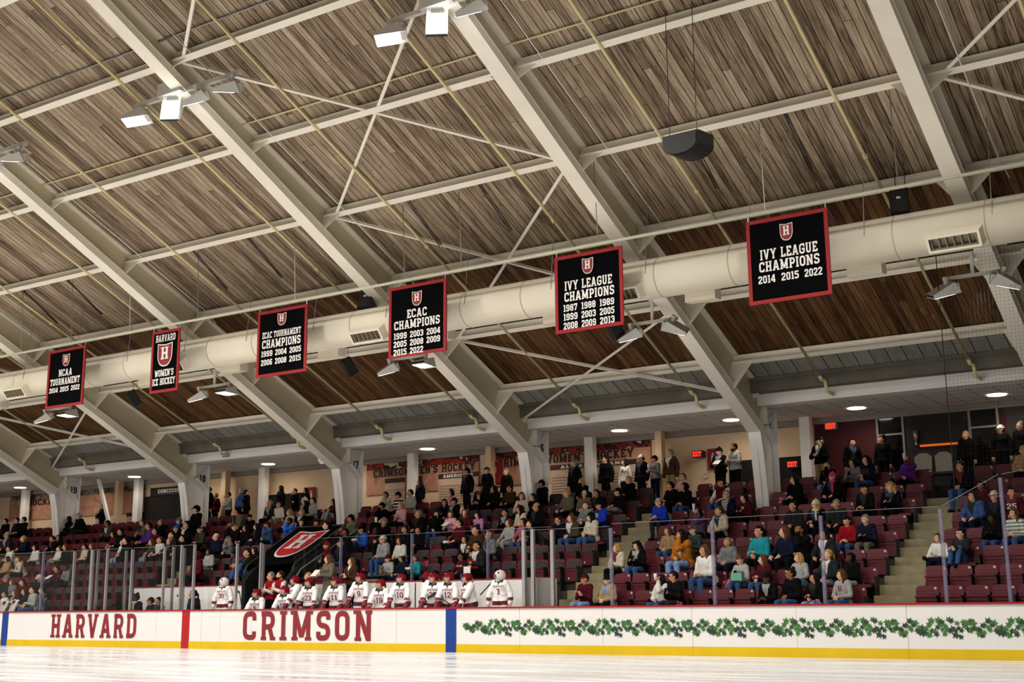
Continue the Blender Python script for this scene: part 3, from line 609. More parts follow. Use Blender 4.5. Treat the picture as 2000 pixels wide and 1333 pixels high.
# ------------------------------------------------------------------ rink boards
def stripe(m, x0, x1, mi): m.b2(x0, x1, 25.985, 26.0, .0, 1.07, mi)
def leaf(m, c, s, a, mi):
    pts = [(0, .62), (.17, .2), (.6, .28), (.33, -.05), (.42, -.45), (.1, -.3), (0, -.5), (-.1, -.3), (-.42, -.45), (-.33, -.05), (-.6, .28), (-.17, .2)]
    ca, sa = math.cos(a), math.sin(a)
    P = [(c[0]+s*(x*ca-y*sa), c[1], c[2]+s*(x*sa+y*ca)) for x, y in pts]
    m.add(P+[c], [(i, (i+1) % 12, 12) for i in range(12)], mi)
def ivy(m, x0, x1, ph=0):
    rnd = random.Random(11); P = 1.52; base = []
    for c in range(30): base.append(((c+rnd.uniform(.2, .8))/30, rnd.uniform(-.06, .06), rnd.uniform(.085, .125), rnd.uniform(-2.8, 2.8), rnd.random() < .6))
    for c in range(24):
        u = (c+rnd.uniform(.1, .9))/24; v = rnd.choice((-1, 1))*rnd.uniform(.07, .12+.06*abs(math.sin(u*3.14)))
        base.append((u, v, rnd.uniform(.09, .145), rnd.uniform(-.7, .7)+(math.pi if v < 0 and rnd.random() < .7 else 0), rnd.random() < .55))
    for r in range(math.floor(x0/P)-1, math.ceil(x1/P)+1):
        for i, (u, v, s_, a, dk) in enumerate(base):
            x = (r+u)*P
            if (x0+.12 if ph else x0) <= x < x1:
                fade = min(1, (x-x0)/.9+.25) if ph else 1
                leaf(m, (x, 25.990-.0006*(i % 14), .61+v*fade), s_, a, 0 if dk else 1)
SECT = [(-60, -38.4), (-38.4, -30.13), (-30.13, -27.43), (-27.43, -17.2), (-17.2, -12.62), (-12.62, -7.87), (-7.87, 0), (0, 11.9)]
SLAB = ['far left dasher board', 'dasher board lettered with the school name', 'narrow dasher board with the red centre line', 'dasher board lettered with a colour word, players lean on it', 'ivy-printed dasher board right of the blue stripe', 'ivy-printed dasher board before the middle seats', 'ivy-printed dasher board at the right edge', 'dasher board beyond the right edge']
for (x0, x1), lab in zip(SECT, SLAB):
    t = thing('dasher_board', ((x0+x1)/2, 26.05, 0), 'white '+lab, 'rink board', 'rink boards')
    MB().b2(x0+.004, x1-.004, 26.0, 26.1, .2, 1.06).build('panel', BOARD, t)
    MB().b2(x0+.002, x1-.002, 25.992, 26.1, 0, .2).build('kick_plate', YELLOW, t)
    MB().b2(x0, x1, 25.96, 26.14, 1.06, 1.10).build('cap_rail', CAPRED, t)
    for sx, c, w in ((-37.43, BLUE, .31), (-28.85, STRIPERED, .31), (-19.25, BLUE, .32)):
        if x0 < sx < x1: m = MB(); stripe(m, sx-w/2, sx+w/2, 0); m.build('stripe', c, t)
    if x0 == -38.4: text(MB(), 'HARVARD', (-33.02, 25.99, .635), (1, 0, 0), (0, 0, 1), .72, 4.05, 0, font=GL, gap=.17).build('lettering', CRIMSON, t)
    if x0 == -27.43: text(MB(), 'CRIMSON', (-24.15, 25.99, .645), (1, 0, 0), (0, 0, 1), .78, 4.72, 0, font=GL, gap=.2).build('lettering', CRIMSON, t)
    if x0 == -27.43: m = MB(); ivy(m, -18.95, x1, 1); m.build('ivy_print', [IVYD, IVYL], t)
    if x0 >= -17.3 or x0 == -60: m = MB(); ivy(m, max(x0, -44) if x0 < -50 else x0, min(x1, 3)); m.build('ivy_print', [IVYD, IVYL], t)
    for sx in (-34.6, -28.2, -26.2, -21.0, -14.9, -10.2):
        if x0 < sx < x1: MB().b2(sx-.004, sx+.004, 25.997, 26.001, .2, 1.06).build('seam', mat('board_seam_grey', 'a9a7a3', .6), t)
# faint line printed on the ice
o = MB().b2(-45, 9, 20.0, 20.04, 0, .002).build('ice_line', mat('faint_blue_ice_line', '9c9db8', .3)); tag(o, 'faint blue line across the ice', 'ice line')
# ------------------------------------------------------------------ rink glass
def rink_glass(x0, x1, y, z0, z1, lab, za=None, y1=None):
    y1 = y if y1 is None else y1; za = z1 if za is None else za
    t = thing('rink_glass', ((x0+x1)/2, (y+y1)/2, z0), lab, 'glass', 'rink glass panels')
    MB().prism([(x0, y, z0), (x1, y1, z0), (x1, y1, z1), (x0, y, za)], (0, -.006, 0), (0, .006, 0)).build('pane', GLASS, t)
    MB().tube([(x0, y, za), (x1, y1, z1)], .005, 5).build('edge', mat('bright_glass_edge', '7a8284', .2), t)
def post(x, y, z0, z1, lab, c, w=.05):
    o = MB().b2(x-w/2, x+w/2, y-.04, y+.04, z0, z1).build('glass_stanchion', c); tag(o, lab, 'post', 'glass support posts')
ALU = mat('aluminium_post', 'a9a7a6', .35, metal=.6); PUR = clear_mat('clear_purple_edge_strip', '837f98', .42)
GP = [(-14.66, 2.93), (-12.07, 2.97), (-9.56, 2.98), (-7.06, 3.0), (-5.85, 3.55)]
GN = ['at the bench-end aisle', 'left of the middle seats', 'in the middle seats', 'at the right aisle', 'near the right edge']
for (x, z), nm in zip(GP, GN): post(x, 26.06, 1.1, z-.05, 'clear edged glass post on the boards '+nm, PUR, .065)
E_ = [-17.15]+[g[0] for g in GP]+[-2.9, 2]
for i in range(len(E_)-1):
    z = (2.92, 2.98, 2.99, 3.0, 3.57, 4.0, 4.0)[i]; za = 3.0 if i == 4 else (3.57 if i == 5 else None)
    rink_glass(E_[i]+.03, E_[i+1]-.03, 26.06, 1.1, z, 'clear rink glass on the boards, %s panel from the bench end' % ordw(i), za)
for i, (x, z) in enumerate(((-17.12, 2.93), (-16.86, 2.95), (-16.3, 2.9))): post(x, 26.1, 1.1, z, '%s of the posts at the right end of the bench' % ('leftmost', 'middle', 'rightmost')[i], ALU, .085)
BX = [-24.44, -21.85, -19.31]
for x, nm in zip(BX, ('left', 'middle', 'right')): post(x, 27.7, 1.83, 3.1, 'clear edged post behind the bench, the %s' % ('one by the red-hatted fan', 'one by the girl in blue', 'one above the masked goalkeeper')[BX.index(x)], PUR)
for i, (a, b) in enumerate(zip([-26.3]+BX, BX+[-17.3])): rink_glass(a+.02, b-.02, 27.7, 1.83, 3.1, 'clear glass behind the bench, %s panel from the tunnel' % ordw(i))
for i, (x, b) in enumerate(zip((-35.75, -34.18, -33.31, -32.58, -31.42, -29.98, -29.23, -28.68, -26.92), (3.0, 2.95, 2.97, 3.0, 2.92, 2.96, 2.98, 2.98, 2.95))):
    post(x, 26.07, 1.1, b, 'glass post on the boards around the penalty box, %s from the left' % ordw(i), PUR if i == 0 else ALU, .05 if i != 2 else .09)
for i, (x, y) in enumerate(((-33.7, 26.6), (-33.2, 27.3), (-32.4, 26.9), (-30.6, 27.4), (-30.3, 26.7), (-27.2, 27.4), (-26.7, 26.8))):
    post(x, y, .3 if y < 27 else 1.0, 2.98, 'inner glass post of the penalty box, %s from the left' % ordw(i), ALU, .05)
PX = [-46, -38.5, -35.75, -34.18, -33.31, -31.42, -29.98, -28.68]
for i in range(7): rink_glass(PX[i]+.03, PX[i+1]-.03, 26.07, 1.1, 2.97, 'clear rink glass left of the bench, %s panel from the left' % ordw(i))
# ------------------------------------------------------------------ protective net in the corner
t = MB(); x0, x1 = -6.75, 2.0
for i in range(int((x1-x0)/.075)): t.tube([(x0+.075*i, 26.12, 3.0), (x0+.075*i, 26.12, 8.3)], .0017, 3, cap=False)
for i in range(71): t.tube([(x0, 26.12, 3.0+.075*i), (x1, 26.12, 3.0+.075*i)], .0017, 3, cap=False)
o = t.build('safety_net', mat('black_net_cord', '0d0d0d', .9)); tag(o, 'thin black protective netting in the right corner', 'net')
o = MB().tube([(x0, 26.1, 3.0), (x0, 26.1, 8.3)], .01, 5).build('net_cord', BLACK); tag(o, 'black cord along the edge of the netting', 'cord')
# ------------------------------------------------------------------ people: one remeshed body per pose, shared by everyone in that pose
def ik(a, b, l1, l2, pole):
    d = b-a; L = min(d.length, (l1+l2)*.995); u = d.normalized(); x = (l1*l1-l2*l2+L*L)/(2*L); h = math.sqrt(max(0, l1*l1-x*x))
    p = Vector(pole); p = (p-u*p.dot(u)).normalized(); return a+u*x+p*h, a+u*L
POSES = {  # stand, lean, left wrist, right wrist (x mirrored by side), knees, head pitch
    's1': (0, 8, (.05,-.27,.66), (.05,-.29,.65)), 's2': (0, 14, (.02,-.33,.66), (.03,-.30,.67)), 's3': (0, 4, (.13,-.33,.64), (.13,-.34,.64)), 's4': (0, 10, (-.03,-.24,.72), (.08,-.30,.66)),
    'b': (0, 30, (.02,-.44,.66), (.03,-.43,.69)), 'c': (0, 6, (.0,-.22,.80), (.02,-.25,.76)), 'h': (0, 14, (.03,-.24,1.08), (.05,-.30,.66)), 'p': (0, 14, (.04,-.33,.76), (.03,-.34,.77)),
    'x': (0, 6, (.06,-.27,.72), (.10,-.33,.70)), 'd': (0, 6, (.04,-.22,1.11), (.06,-.28,.66)), 'k': (0, 4, (.03,-.44,.82), (.03,-.43,.80)),
    'S': (1, 2, (.25,-.04,.84), (.25,-.06,.84)), 'Hc': (1, 4, (.04,-.19,1.36), (-.06,-.22,1.08)), 'Sd': (1, 2, (.08,-.26,1.16), (.07,-.28,1.14)), 'Sp': (1, 5, (.10,-.33,1.12), (.02,-.32,1.16)), 'C': (1, 3, (.0,-.23,1.17), (.02,-.26,1.13)),
    'PL': (1, 15, (.25,-.40,.86), (.24,-.42,.86)), 'PS': (1, 12, (.16,-.40,.90), (.24,-.38,.88)), 'PB': (1, 6, (.25,-.20,1.0), (.24,-.25,1.0)), 'G': (1, 3, (.30,-.12,.86), (.30,-.10,.86))}
HY = {'J': (-48, 4), 'L': (-20, 0), 'P': (-35, 0), 'R': (28, 0), 'D': (-8, 28), 'N': (0, 0)}
BYAW = {'J': 15, 'L': -8, 'P': -15, 'R': 5, 'D': -5, 'N': 0}
TMPL = {}
def sd_capsule(p, a, b, ra, rb):
    ab = b-a; t = max(0, min(1, (p-a).dot(ab)/max(1e-9, ab.length_squared))); return (p-(a+ab*t)).length-(ra+(rb-ra)*t), t
def template(pose, hy):
    key = (pose, hy)
    if key in TMPL: return TMPL[key]
    st, lean, wl, wr = POSES[pose]; pad = pose in ('PL', 'PS', 'PB', 'G')
    hip = Vector((0, 0, .93 if st else .53)); Rl = Matrix.Rotation(R(lean), 3, 'X')
    T = lambda v: hip+Rl @ Vector(v)
    caps = []                                    # (region, a, b, ra, rb)
    add = lambda rg, a, b, ra, rb: caps.append((rg, Vector(a), Vector(b), ra, rb))
    sc = 1.0
    for s in (-1, 1):
        add('top', T((s*.05, .0, .02)), T((s*.05, .0, .13)), .102, .096); add('top', T((s*.052, 0, .15)), T((s*.06, -.01, .36)), .092, .102)
        add('top', T((s*.05, 0, .42)), T((s*.148, .01, .44)), .08, .056)
    add('top', T((0, 0, .40)), T((0, .005, .47)), .09, .06)
    neck = T((0, .005, .47)); hc = neck+Vector((0, -.015-.03*math.sin(R(lean)), .155 if not pad else .16))
    add('skin', neck, hc+Vector((0, .005, -.05)), .054, .052)
    yaw, pit = HY[hy]; HM = Matrix.Translation(hc) @ Euler((R(pit+(8 if pose == 'p' else 0)), 0, R(yaw))).to_matrix().to_4x4()
    for s in (-1, 1):
        add('trousers', hip+Vector((s*.07, 0, -.02)), hip+Vector((s*.07, -.01, .02)), .108, .105)
        if st: kn, an = Vector((s*.10, -.03 if not pad else -.05, .50)), Vector((s*.11, .03, .085))
        elif pose == 'k': kn, an = Vector((s*.09, -.33, .82)), Vector((s*.10, -.50, .46))
        elif pose == 'x' and s > 0: kn, an = Vector((.26, -.36, .60)), Vector((-.10, -.46, .62))
        else: kn, an = Vector((s*.12, -.44, .52)), Vector((s*.12, -.43, .09))
        add('trousers', hip+Vector((s*.085, -.02, -.01)), kn, .088, .062); add('trousers', kn, an, .06, .045)
        toe = an+(Vector((0, -.15, -.04)) if not (pose == 'x' and s > 0) else Vector((-.06, -.12, .04)))
        add('shoes', an+Vector((0, .03, -.035)), toe, .042, .036)
    arms = {}
    for s, w in ((1, wl), (-1, wr)):
        sh = T((s*.162, .01, .43)); wt = Vector((s*w[0], w[1], w[2]))
        el, wt = ik(sh, wt, .285, .255, (s*.2, -.25, -1) if wt.z > sh.z-.12 and not pad else (s*.75, .45, -.6) if not pad else (s*.9, .2, -.1))
        add('top', sh, el, .049, .042); add('top', el, wt, .043, .031); arms[s] = (sh, el, wt)
    m = MB()
    for rg, a, b, ra, rb in caps:
        d = (b-a).normalized() if (b-a).length > 1e-6 else Vector((0, 0, 1))
        k = 5; pts = [a-d*ra*math.cos(math.pi/2*i/k) for i in range(k)]+[a, b]+[b+d*rb*math.sin(math.pi/2*i/k) for i in range(1, k+1)]
        rd = [max(.002, ra*math.sin(math.pi/2*i/k)) for i in range(k)]+[ra, rb]+[max(.002, rb*math.cos(math.pi/2*i/k)) for i in range(1, k+1)]
        m.tube(pts, rd, 12)
    hd = MB()                                    # head in its own frame, facing -y
    hd.ball((0, .012, .025), (.076, .095, .098), 18); hd.ball((0, -.022, -.045), (.058, .068, .07), 16); hd.ball((0, -.055, -.088), (.026, .026, .022), 10)
    hd.ball((0, -.06, .01), (.05, .035, .05), 12); hd.tube([(0, -.088, .025), (0, -.104, -.012), (0, -.112, -.024), (0, -.09, -.034)], [.010, .013, .017, .012], 8)
    hd.ball((0, -.084, .036), (.05, .014, .012), 10); hd.tube([(-.022, -.088, -.056), (.022, -.088, -.056)], .011, 8)
    for s in (-1, 1): hd.ball((s*.077, .012, -.005), (.011, .022, .034), 10); hd.ball((s*.04, -.066, -.02), (.024, .022, .022), 10)
    hd.v = [tuple(Vector(v)*1.05) for v in hd.v]
    m.add([HM @ Vector(v) for v in hd.v], hd.f)
    me = m.mesh('tmp', SKIN); o = link('tmp', me); md = o.modifiers.new('r', 'REMESH'); md.mode = 'VOXEL'; md.voxel_size = .0115; md.use_smooth_shade = True
    sm = o.modifiers.new('s', 'SMOOTH'); sm.factor = .5; sm.iterations = 2
    dg = bpy.context.evaluated_depsgraph_get(); dg.update(); ev = bpy.data.meshes.new_from_object(o.evaluated_get(dg)); bpy.data.objects.remove(o)
    V = [v.co.copy() for v in ev.vertices]; NR = [v.normal.copy() for v in ev.vertices]; F = [tuple(p.vertices) for p in ev.polygons]; bpy.data.meshes.remove(ev)
    reg = []; par = []
    arm_caps = [i for i, c in enumerate(caps) if c[0] == 'top'][-4:]
    for v in V:
        if (v-hc).length < .13: reg.append('skin'); par.append(None); continue
        best = min(((sd_capsule(v, a, b, ra, rb), i) for i, (rg, a, b, ra, rb) in enumerate(caps)), key=lambda q: q[0][0])
        reg.append(caps[best[1]][0]); par.append((best[1], best[0][1]))
    for i, v in enumerate(V):                    # hem: the top hangs below the hips a little
        if reg[i] == 'trousers' and (Rl.transposed() @ (v-hip)).z > -.03 and par[i][0] is not None and abs(v.x) < .2 and (v.y > -.12 if not st else True): reg[i] = 'top'
        if pad and reg[i] == 'trousers' and v.z > .72: reg[i] = 'top'
    body = MB(); body.v = [tuple(v) for v in V]; body.f = list(F); body.m = [0 if any(reg[i] == 'skin' for i in f) else 3 for f in F]
    for s in (-1, 1):
        body.ball(HM @ Vector((s*.032, -.0915, .012)), (.0095, .007, .006), 8, 1); body.ball(HM @ Vector((s*.033, -.1005, .035)), (.016, .006, .003), 6, 1)
    body.tube([HM @ Vector((x, -.1035-.001*(1-abs(x)*40), -.058)) for x in (-.022, 0, .022)], [.003, .0055, .003], 6, 2)
    for s in (1, -1):                            # hands: palm, four bent fingers, thumb
        sh, el, w = arms[s]; d = (w-el).normalized(); side = Vector((-s, 0, 0)); side = (side-d*side.dot(d)); side = side.normalized() if side.length > .1 else Vector((0, 0, 1)).cross(d).normalized(); nn = d.cross(side).normalized(); nn = -nn if nn.z > 0 else nn
        pc = w+d*.045
        body.tube([w-d*.01, w+d*.03, w+d*.075, w+d*.095], [.028, .034, .036, .02], 8)
        for k in range(4):
            o_ = side*(.030-.020*k); ln = (.068, .078, .074, .058)[k]; p0 = w+d*.085+o_
            p1 = p0+d*ln*.45+nn*.012; p2 = p1+d*ln*.28+nn*.028; p3 = p2+nn*.026-d*.004
            body.tube([p0, p1, p2, p3], [.0095, .009, .0085, .007], 6)
        t0 = w+d*.03+side*.028; body.tube([t0, t0+side*.022+d*.025, t0+side*.02+d*.052+nn*.018], [.011, .011, .008], 6)
    bm_ = body.mesh('body_'+pose+hy, [SKIN, EYE, LIP, UNDER]); bm_.shade_smooth()
    def shell(rgn, thick, grow, name, mats, mif=None, wob=.006):
        use = set()
        fs = []
        for f in F:
            if sum(reg[i] in rgn for i in f) >= (1 if grow else len(f)): fs.append(f)
        idx = {}; vs = []; fo = []; mi = []
        for f in fs:
            q = []
            for i in f:
                if i not in idx:
                    idx[i] = len(vs); v = V[i]; w = noise.noise(v*9.0)*wob*2+noise.noise(v*23)*wob
                    k = thick
                    if par[i] is not None and par[i][0] not in arm_caps and rgn[0] == 'top': k = thick*1.25
                    vs.append(v+NR[i]*(k+w))
                q.append(idx[i])
            fo.append(tuple(q)); mi.append(mif(f) if mif else 0)
        if rgn[0] == 'top':
            nb = [set() for _ in vs]
            for f in fo:
                for q in range(len(f)): nb[f[q]].add(f[q-1]); nb[f[q-1]].add(f[q])
            for _ in range(14 if pad else 9):
                vs = [v*.4+sum((vs[k] for k in n), Vector())*(.6/len(n)) if n else v for v, n in zip(vs, nb)]
            inv = {a: i for i, a in idx.items()}
            vs = [v+NR[inv[i]]*((noise.noise(Vector((v.x*7, v.y*7, v.z*26)))+.6*noise.noise(v*30))*wob*.55) for i, v in enumerate(vs)]
        b = MB(); b.v = [tuple(v) for v in vs]; b.f = fo; b.m = mi; me = b.mesh(name, mats); me.shade_smooth(); return me
    def jersey(f):
        i = f[0]; p = par[i]
        if p is None: return 0
        c = caps[p[0]]
        if p[0] in arm_caps and arm_caps.index(p[0]) % 2 == 1:
            return 1 if .40 < p[1] < .62 else (2 if .35 < p[1] <= .4 or .62 <= p[1] < .67 else 0)
        q = Rl.transposed() @ (V[i]-hip); z = q.z
        if z > .455-.0*abs(q.x) and abs(q.x) < .1 or (q.y < -.02 and z > .385+1.9*abs(q.x)): return 2
        if -.06 < z < .0: return 1
        if -.085 < z <= -.06 or .0 <= z < .02: return 2
        return 0
    def coat(f):
        if par[f[0]] is None or par[f[0]][0] in arm_caps: return 0
        q = Rl.transposed() @ (V[f[0]]-hip); return 1 if q.y < -.03 and q.z > .16+3.2*abs(q.x) else 0
    vest = lambda f: 1 if par[f[0]] is not None and par[f[0]][0] in arm_caps else 0
    tt = dict(body=bm_, HM=HM, hc=hc, top=max(v.z for v in V), arms=arms, hip=hip, Rl=Rl)
    if pad:
        tt['jersey'] = shell(('top',), .046, True, 'jersey_'+pose+hy, [JWHITE, CRIMSON, BLACK], jersey, .012)
        tt['thin'] = tt['thick'] = tt['vest'] = tt['open'] = tt['jersey']
    else:
        tt['thin'] = shell(('top',), .019, True, 'sweater_'+pose+hy, CLOTH); tt['thick'] = shell(('top',), .032, True, 'jacket_'+pose+hy, CLOTH, None, .012); tt['open'] = shell(('top',), .032, True, 'open_jacket_'+pose+hy, [CLOTH, SHIRT], coat, .012)
        tt['vest'] = shell(('top',), .024, True, 'vest_'+pose+hy, [CLOTH, WSLEEVE], vest)
    tt['trousers'] = shell(('trousers',), .012 if not pad else .04, True, 'trousers_'+pose+hy, CLOTH)
    tt['shoes'] = shell(('shoes',), .010, True, 'shoes_'+pose+hy, CLOTH)
    TMPL[key] = tt; return tt
JWHITE = mat('white_jersey_cloth', 'e9e7e6', .75, var=.02, scale=6); WSLEEVE = mat('white_sleeve_cloth', 'd6d4d0', .8, var=.04)
# ---- hair and headwear, in head space (origin at the head centre, facing -y)
HAIRM = {}
def cap_shell(r, c, keep, amp=.006, n=26, seed=0):
    m = MB().ball(c, r, n); vs = [Vector(v) for v in m.v]; out = MB()
    out.v = [tuple(v+(v-Vector(c)).normalized()*(noise.noise(v*30+Vector((seed, 0, 0)))*amp)) for v in vs]
    out.f = [f for f in m.f if all(keep(vs[i]) for i in f)]; out.m = [0]*len(out.f); return out
face = lambda v: not (v.y < -.035+.5*max(0, v.z-.04) and v.z < .075) and not (v.z < -.06) and not (v.z < .0 and v.y < .0)
def hair(style):
    if style in HAIRM: return HAIRM[style]
    r = (.088, .111, .113); c = (0, .013, .025)
    m = cap_shell(r, c, face, .012, 34)
    if style == 'z': m = cap_shell((.080, .1, .103), (0, .014, .022), lambda v: v.z < .06 and v.z > -.05 and v.y > .005)
    def lock(pts, rd): m.tube(pts, rd, 8)
    if style in 'lbc':
        L = {'l': -.30, 'b': -.10, 'c': -.24}[style]; k = 1.5 if style == 'c' else 1
        for x, y in ((-.07, .03), (-.045, .075), (0, .09), (.045, .075), (.07, .03)): lock([(x, y, .05), (x*1.15, y+.01, -.06), (x*1.2*k, y+.02, (L-.06)/2), (x*1.1*k, y+.015, L)], [.03, .034*k, .034*k, .014])
        for s in (-1, 1): lock([(s*.074, .0, .06), (s*.088, .005, -.03), (s*.094*k, -.005, L*.6), (s*.088*k, -.03, L*.95)], [.02, .025*k, .027*k, .012]); lock([(s*.055, -.055, .085), (s*.082, -.045, .04), (s*.090, -.02, -.05)], [.014, .014, .012])
        if style == 'c':
            rn = random.Random(3)
            for i in range(60):
                a = rn.uniform(0, math.pi*2); z = rn.uniform(-.22, .12); q = .1+.03*(z < 0)
                if math.sin(a) < -.45 and z < .06: continue
                m.ball((math.cos(a)*q, .015+math.sin(a)*(q+.01), z), rn.uniform(.022, .036), 6)
    if style == 't': lock([(0, .10, .03), (0, .135, 0), (0, .14, -.08), (0, .12, -.19)], [.022, .028, .026, .01])
    if style == 'u': m.ball((0, .06, .125), .046, 10)
    me = m.mesh('hair_'+style, HAIR); me.shade_smooth(); HAIRM[style] = me; return me
def headwear(kind):
    k = 'hat_'+kind
    if k in HAIRM: return HAIRM[k]
    if kind == 'c':
        m = cap_shell((.093, .115, .118), (0, .012, .022), lambda v: v.z > .028, 0)
        p = [(.082*math.cos(a), -.06-.105*abs(math.sin(a))**.8, .038-.02*math.sin(a)) for a in [math.pi*i/10 for i in range(11)]]
        m.prism([(x, y, z) for x, y, z in p], (0, 0, -.004), (0, 0, .004)); m.ball((0, .012, .14), .01, 6); me = m.mesh(k, CLOTH)
    elif kind == 'b':
        m = cap_shell((.095, .117, .128), (0, .014, .03), lambda v: v.z > .015, .004); m.tube([(.094*math.cos(a), .014+.115*math.sin(a), .035) for a in [2*math.pi*i/20 for i in range(21)]], .017, 6); m.ball((0, .02, .165), .02, 8); me = m.mesh(k, CLOTH)
    elif kind == 'w':
        m = cap_shell((.09, .11, .13), (0, .012, .04), lambda v: v.z > .05, 0)
        for i in range(24):
            a, b = 2*math.pi*i/24, 2*math.pi*(i+1)/24; f = lambda q, rr: (rr[0]*math.cos(q), .012+rr[1]*math.sin(q), .055+.04*abs(math.cos(q))*(rr[0] > .1))
            m.quad(f(a, (.09, .11)), f(b, (.09, .11)), f(b, (.20, .21)), f(a, (.20, .21)))
        me = m.mesh(k, CLOTH)
    elif kind == 'h':
        m = cap_shell((.105, .128, .128), (0, .026, .015), lambda v: v.y > -.05 and v.z > -.1 or v.z > .085, .004); m.ball((0, .06, -.12), (.11, .07, .05), 12); me = m.mesh(k, CLOTH)
    elif kind == 'helmet':
        m = cap_shell((.112, .135, .116), (0, .014, .028), lambda v: v.z > .04 or (v.y > .0 and v.z > -.06), 0)
        for s in (-1, 1): m.box((s*.055, -.0, .128), (.02, .15, .016)); m.ball((s*.11, .0, -.01), (.012, .035, .04), 8)
        m.box((0, -.05, .128), (.045, .05, .012), 1)
        for x in (-.06, -.03, 0, .03, .06): m.tube([(x, -.118+abs(x)*.3, .05), (x, -.15+abs(x)*.35, -.02), (x*.8, -.12+abs(x)*.3, -.115)], .0035, 4, 2)
        for z, q in ((.01, .145), (-.04, .15), (-.085, .135)): m.tube([(q*.72*math.sin(a), -q*math.cos(a)*1.0, z) for a in [R(-70+20*i) for i in range(8)]], .0035, 4, 2)
        m.tube([(-.1, -.02, -.03), (-.06, -.05, -.115), (.06, -.05, -.115), (.1, -.02, -.03)], .006, 5, 3); me = m.mesh(k, [CLOTH, OFFWHITE, STEEL, BLACK])
    elif kind == 'mask':
        m = MB().ball((0, .0, .012), (.118, .15, .142), 24); m.f = [f for f in m.f if not (all(m.v[i][1] < -.09 and -.05 < m.v[i][2] < .05 and abs(m.v[i][0]) < .07 for i in f))]; m.m = [0]*len(m.f); m.ball((0, -.06, -.115), (.06, .075, .05), 12)
        for x in (-.05, -.017, .017, .05): m.tube([(x, -.142, .055), (x, -.158, 0), (x, -.142, -.06)], .004, 4, 1)
        for z in (-.03, 0, .03): m.tube([(-.075, -.125, z), (0, -.16, z), (.075, -.125, z)], .004, 4, 1)
        for s in (-1, 1): m.ball((s*.075, -.07, .075), (.025, .03, .035), 8, 2); m.ball((s*.085, -.03, -.03), (.022, .03, .03), 8, 2)
        me = m.mesh(k, [CLOTH, STEEL, CRIMSON])
    me.shade_smooth(); HAIRM[k] = me; return me
def beard_mesh():
    if 'beard' not in HAIRM:
        m = cap_shell((.068, .078, .075), (0, -.024, -.05), lambda v: v.z < -.045 and v.y < .03 and not (v.z > -.068 and abs(v.x) < .028), .005); me = m.mesh('beard', HAIR); me.shade_smooth(); HAIRM['beard'] = me
    return HAIRM['beard']
def glasses_mesh():
    if 'specs' not in HAIRM:
        m = MB()
        for s in (-1, 1):
            m.tube([(s*.033+.024*math.cos(a), -.106, .012+.018*math.sin(a)) for a in [2*math.pi*i/12 for i in range(13)]], .003, 4); m.tube([(s*.056, -.104, .016), (s*.084, -.04, .014), (s*.086, .02, .008)], .003, 4)
        m.tube([(-.01, -.107, .014), (.01, -.107, .014)], .003, 4); HAIRM['specs'] = m.mesh('glasses', BLACK)
    return HAIRM['specs']
def hood_mesh():
    if 'hoodroll' not in HAIRM:
        m = MB().tube([(.085*math.cos(a), .045+.075*math.sin(a), .0+.025*math.sin(a)) for a in [R(-25+23*i) for i in range(11)]], [.02, .03, .036, .04, .042, .042, .042, .04, .036, .03, .02], 8); m.ball((0, .12, -.05), (.09, .035, .08), 10); me = m.mesh('hood', CLOTH); me.shade_smooth(); HAIRM['hoodroll'] = me
    return HAIRM['hoodroll']
def scarf_mesh():
    if 'scarf' not in HAIRM:
        m = MB().tube([(.075*math.cos(a), .075*math.sin(a)-.005, .03-.02*math.sin(a)) for a in [2*math.pi*i/16 for i in range(17)]], .035, 8); m.tube([(.03, -.08, .02), (.04, -.13, -.08), (.045, -.14, -.28)], [.03, .035, .03], 6); me = m.mesh('scarf', CLOTH); me.shade_smooth(); HAIRM['scarf'] = me
    return HAIRM['scarf']
def shirt_mat():
    m, t, b = newmat('shirt_under_jacket'); b.inputs['Roughness'].default_value = .9; oi = node(t, 'ShaderNodeObjectInfo'); c = ramp(t, oi.outputs['Random'], [(0, S('1a1a1c')), (.2, S('8f8e8a')), (.35, S('23304a')), (.5, S('c4c0b8')), (.65, S('141416')), (.8, S('5a1a24')), (.9, S('7c8ba0'))]); t.nodes[-1].color_ramp.interpolation = 'CONSTANT'; t.links.new(c, b.inputs['Base Color']); return m
SHIRT = shirt_mat()
PAL = dict(k='0c0c0d', w='d3d0ca', g='6f7072', l='9c9c99', d='232326', n='11172b', b='2560c4', rb='1a37a8', r='8f141c', m='48111b', t='a88c64', o='403e2c', p='d39ba2', pk='c4406f', rs='9a5662', v='562673', u='5d3f63', y='c8cf3e', c='1d858c', e='1c2b25', br='3d281b', ms='a8641c', cr='c2b8a0', dn='35507c', ld='7593bb', kh='8f7a54', tp='665e51', pu='b070a0')
SK = {'1': 'd9a98c', '2': 'c48f6e', '3': '8f5f41', '4': '54372a'}
HC = {'k': '120f0e', 'd': '2a1c14', 'm': '54381f', 'r': '5e2c16', 'y': 'a5824c', 'g': '77736c', 'w': 'bdb9b2', '-': '2a1c14'}
PART = dict(open='jacket', thin='sweater', thick='jacket', vest='vest', jersey='jersey')
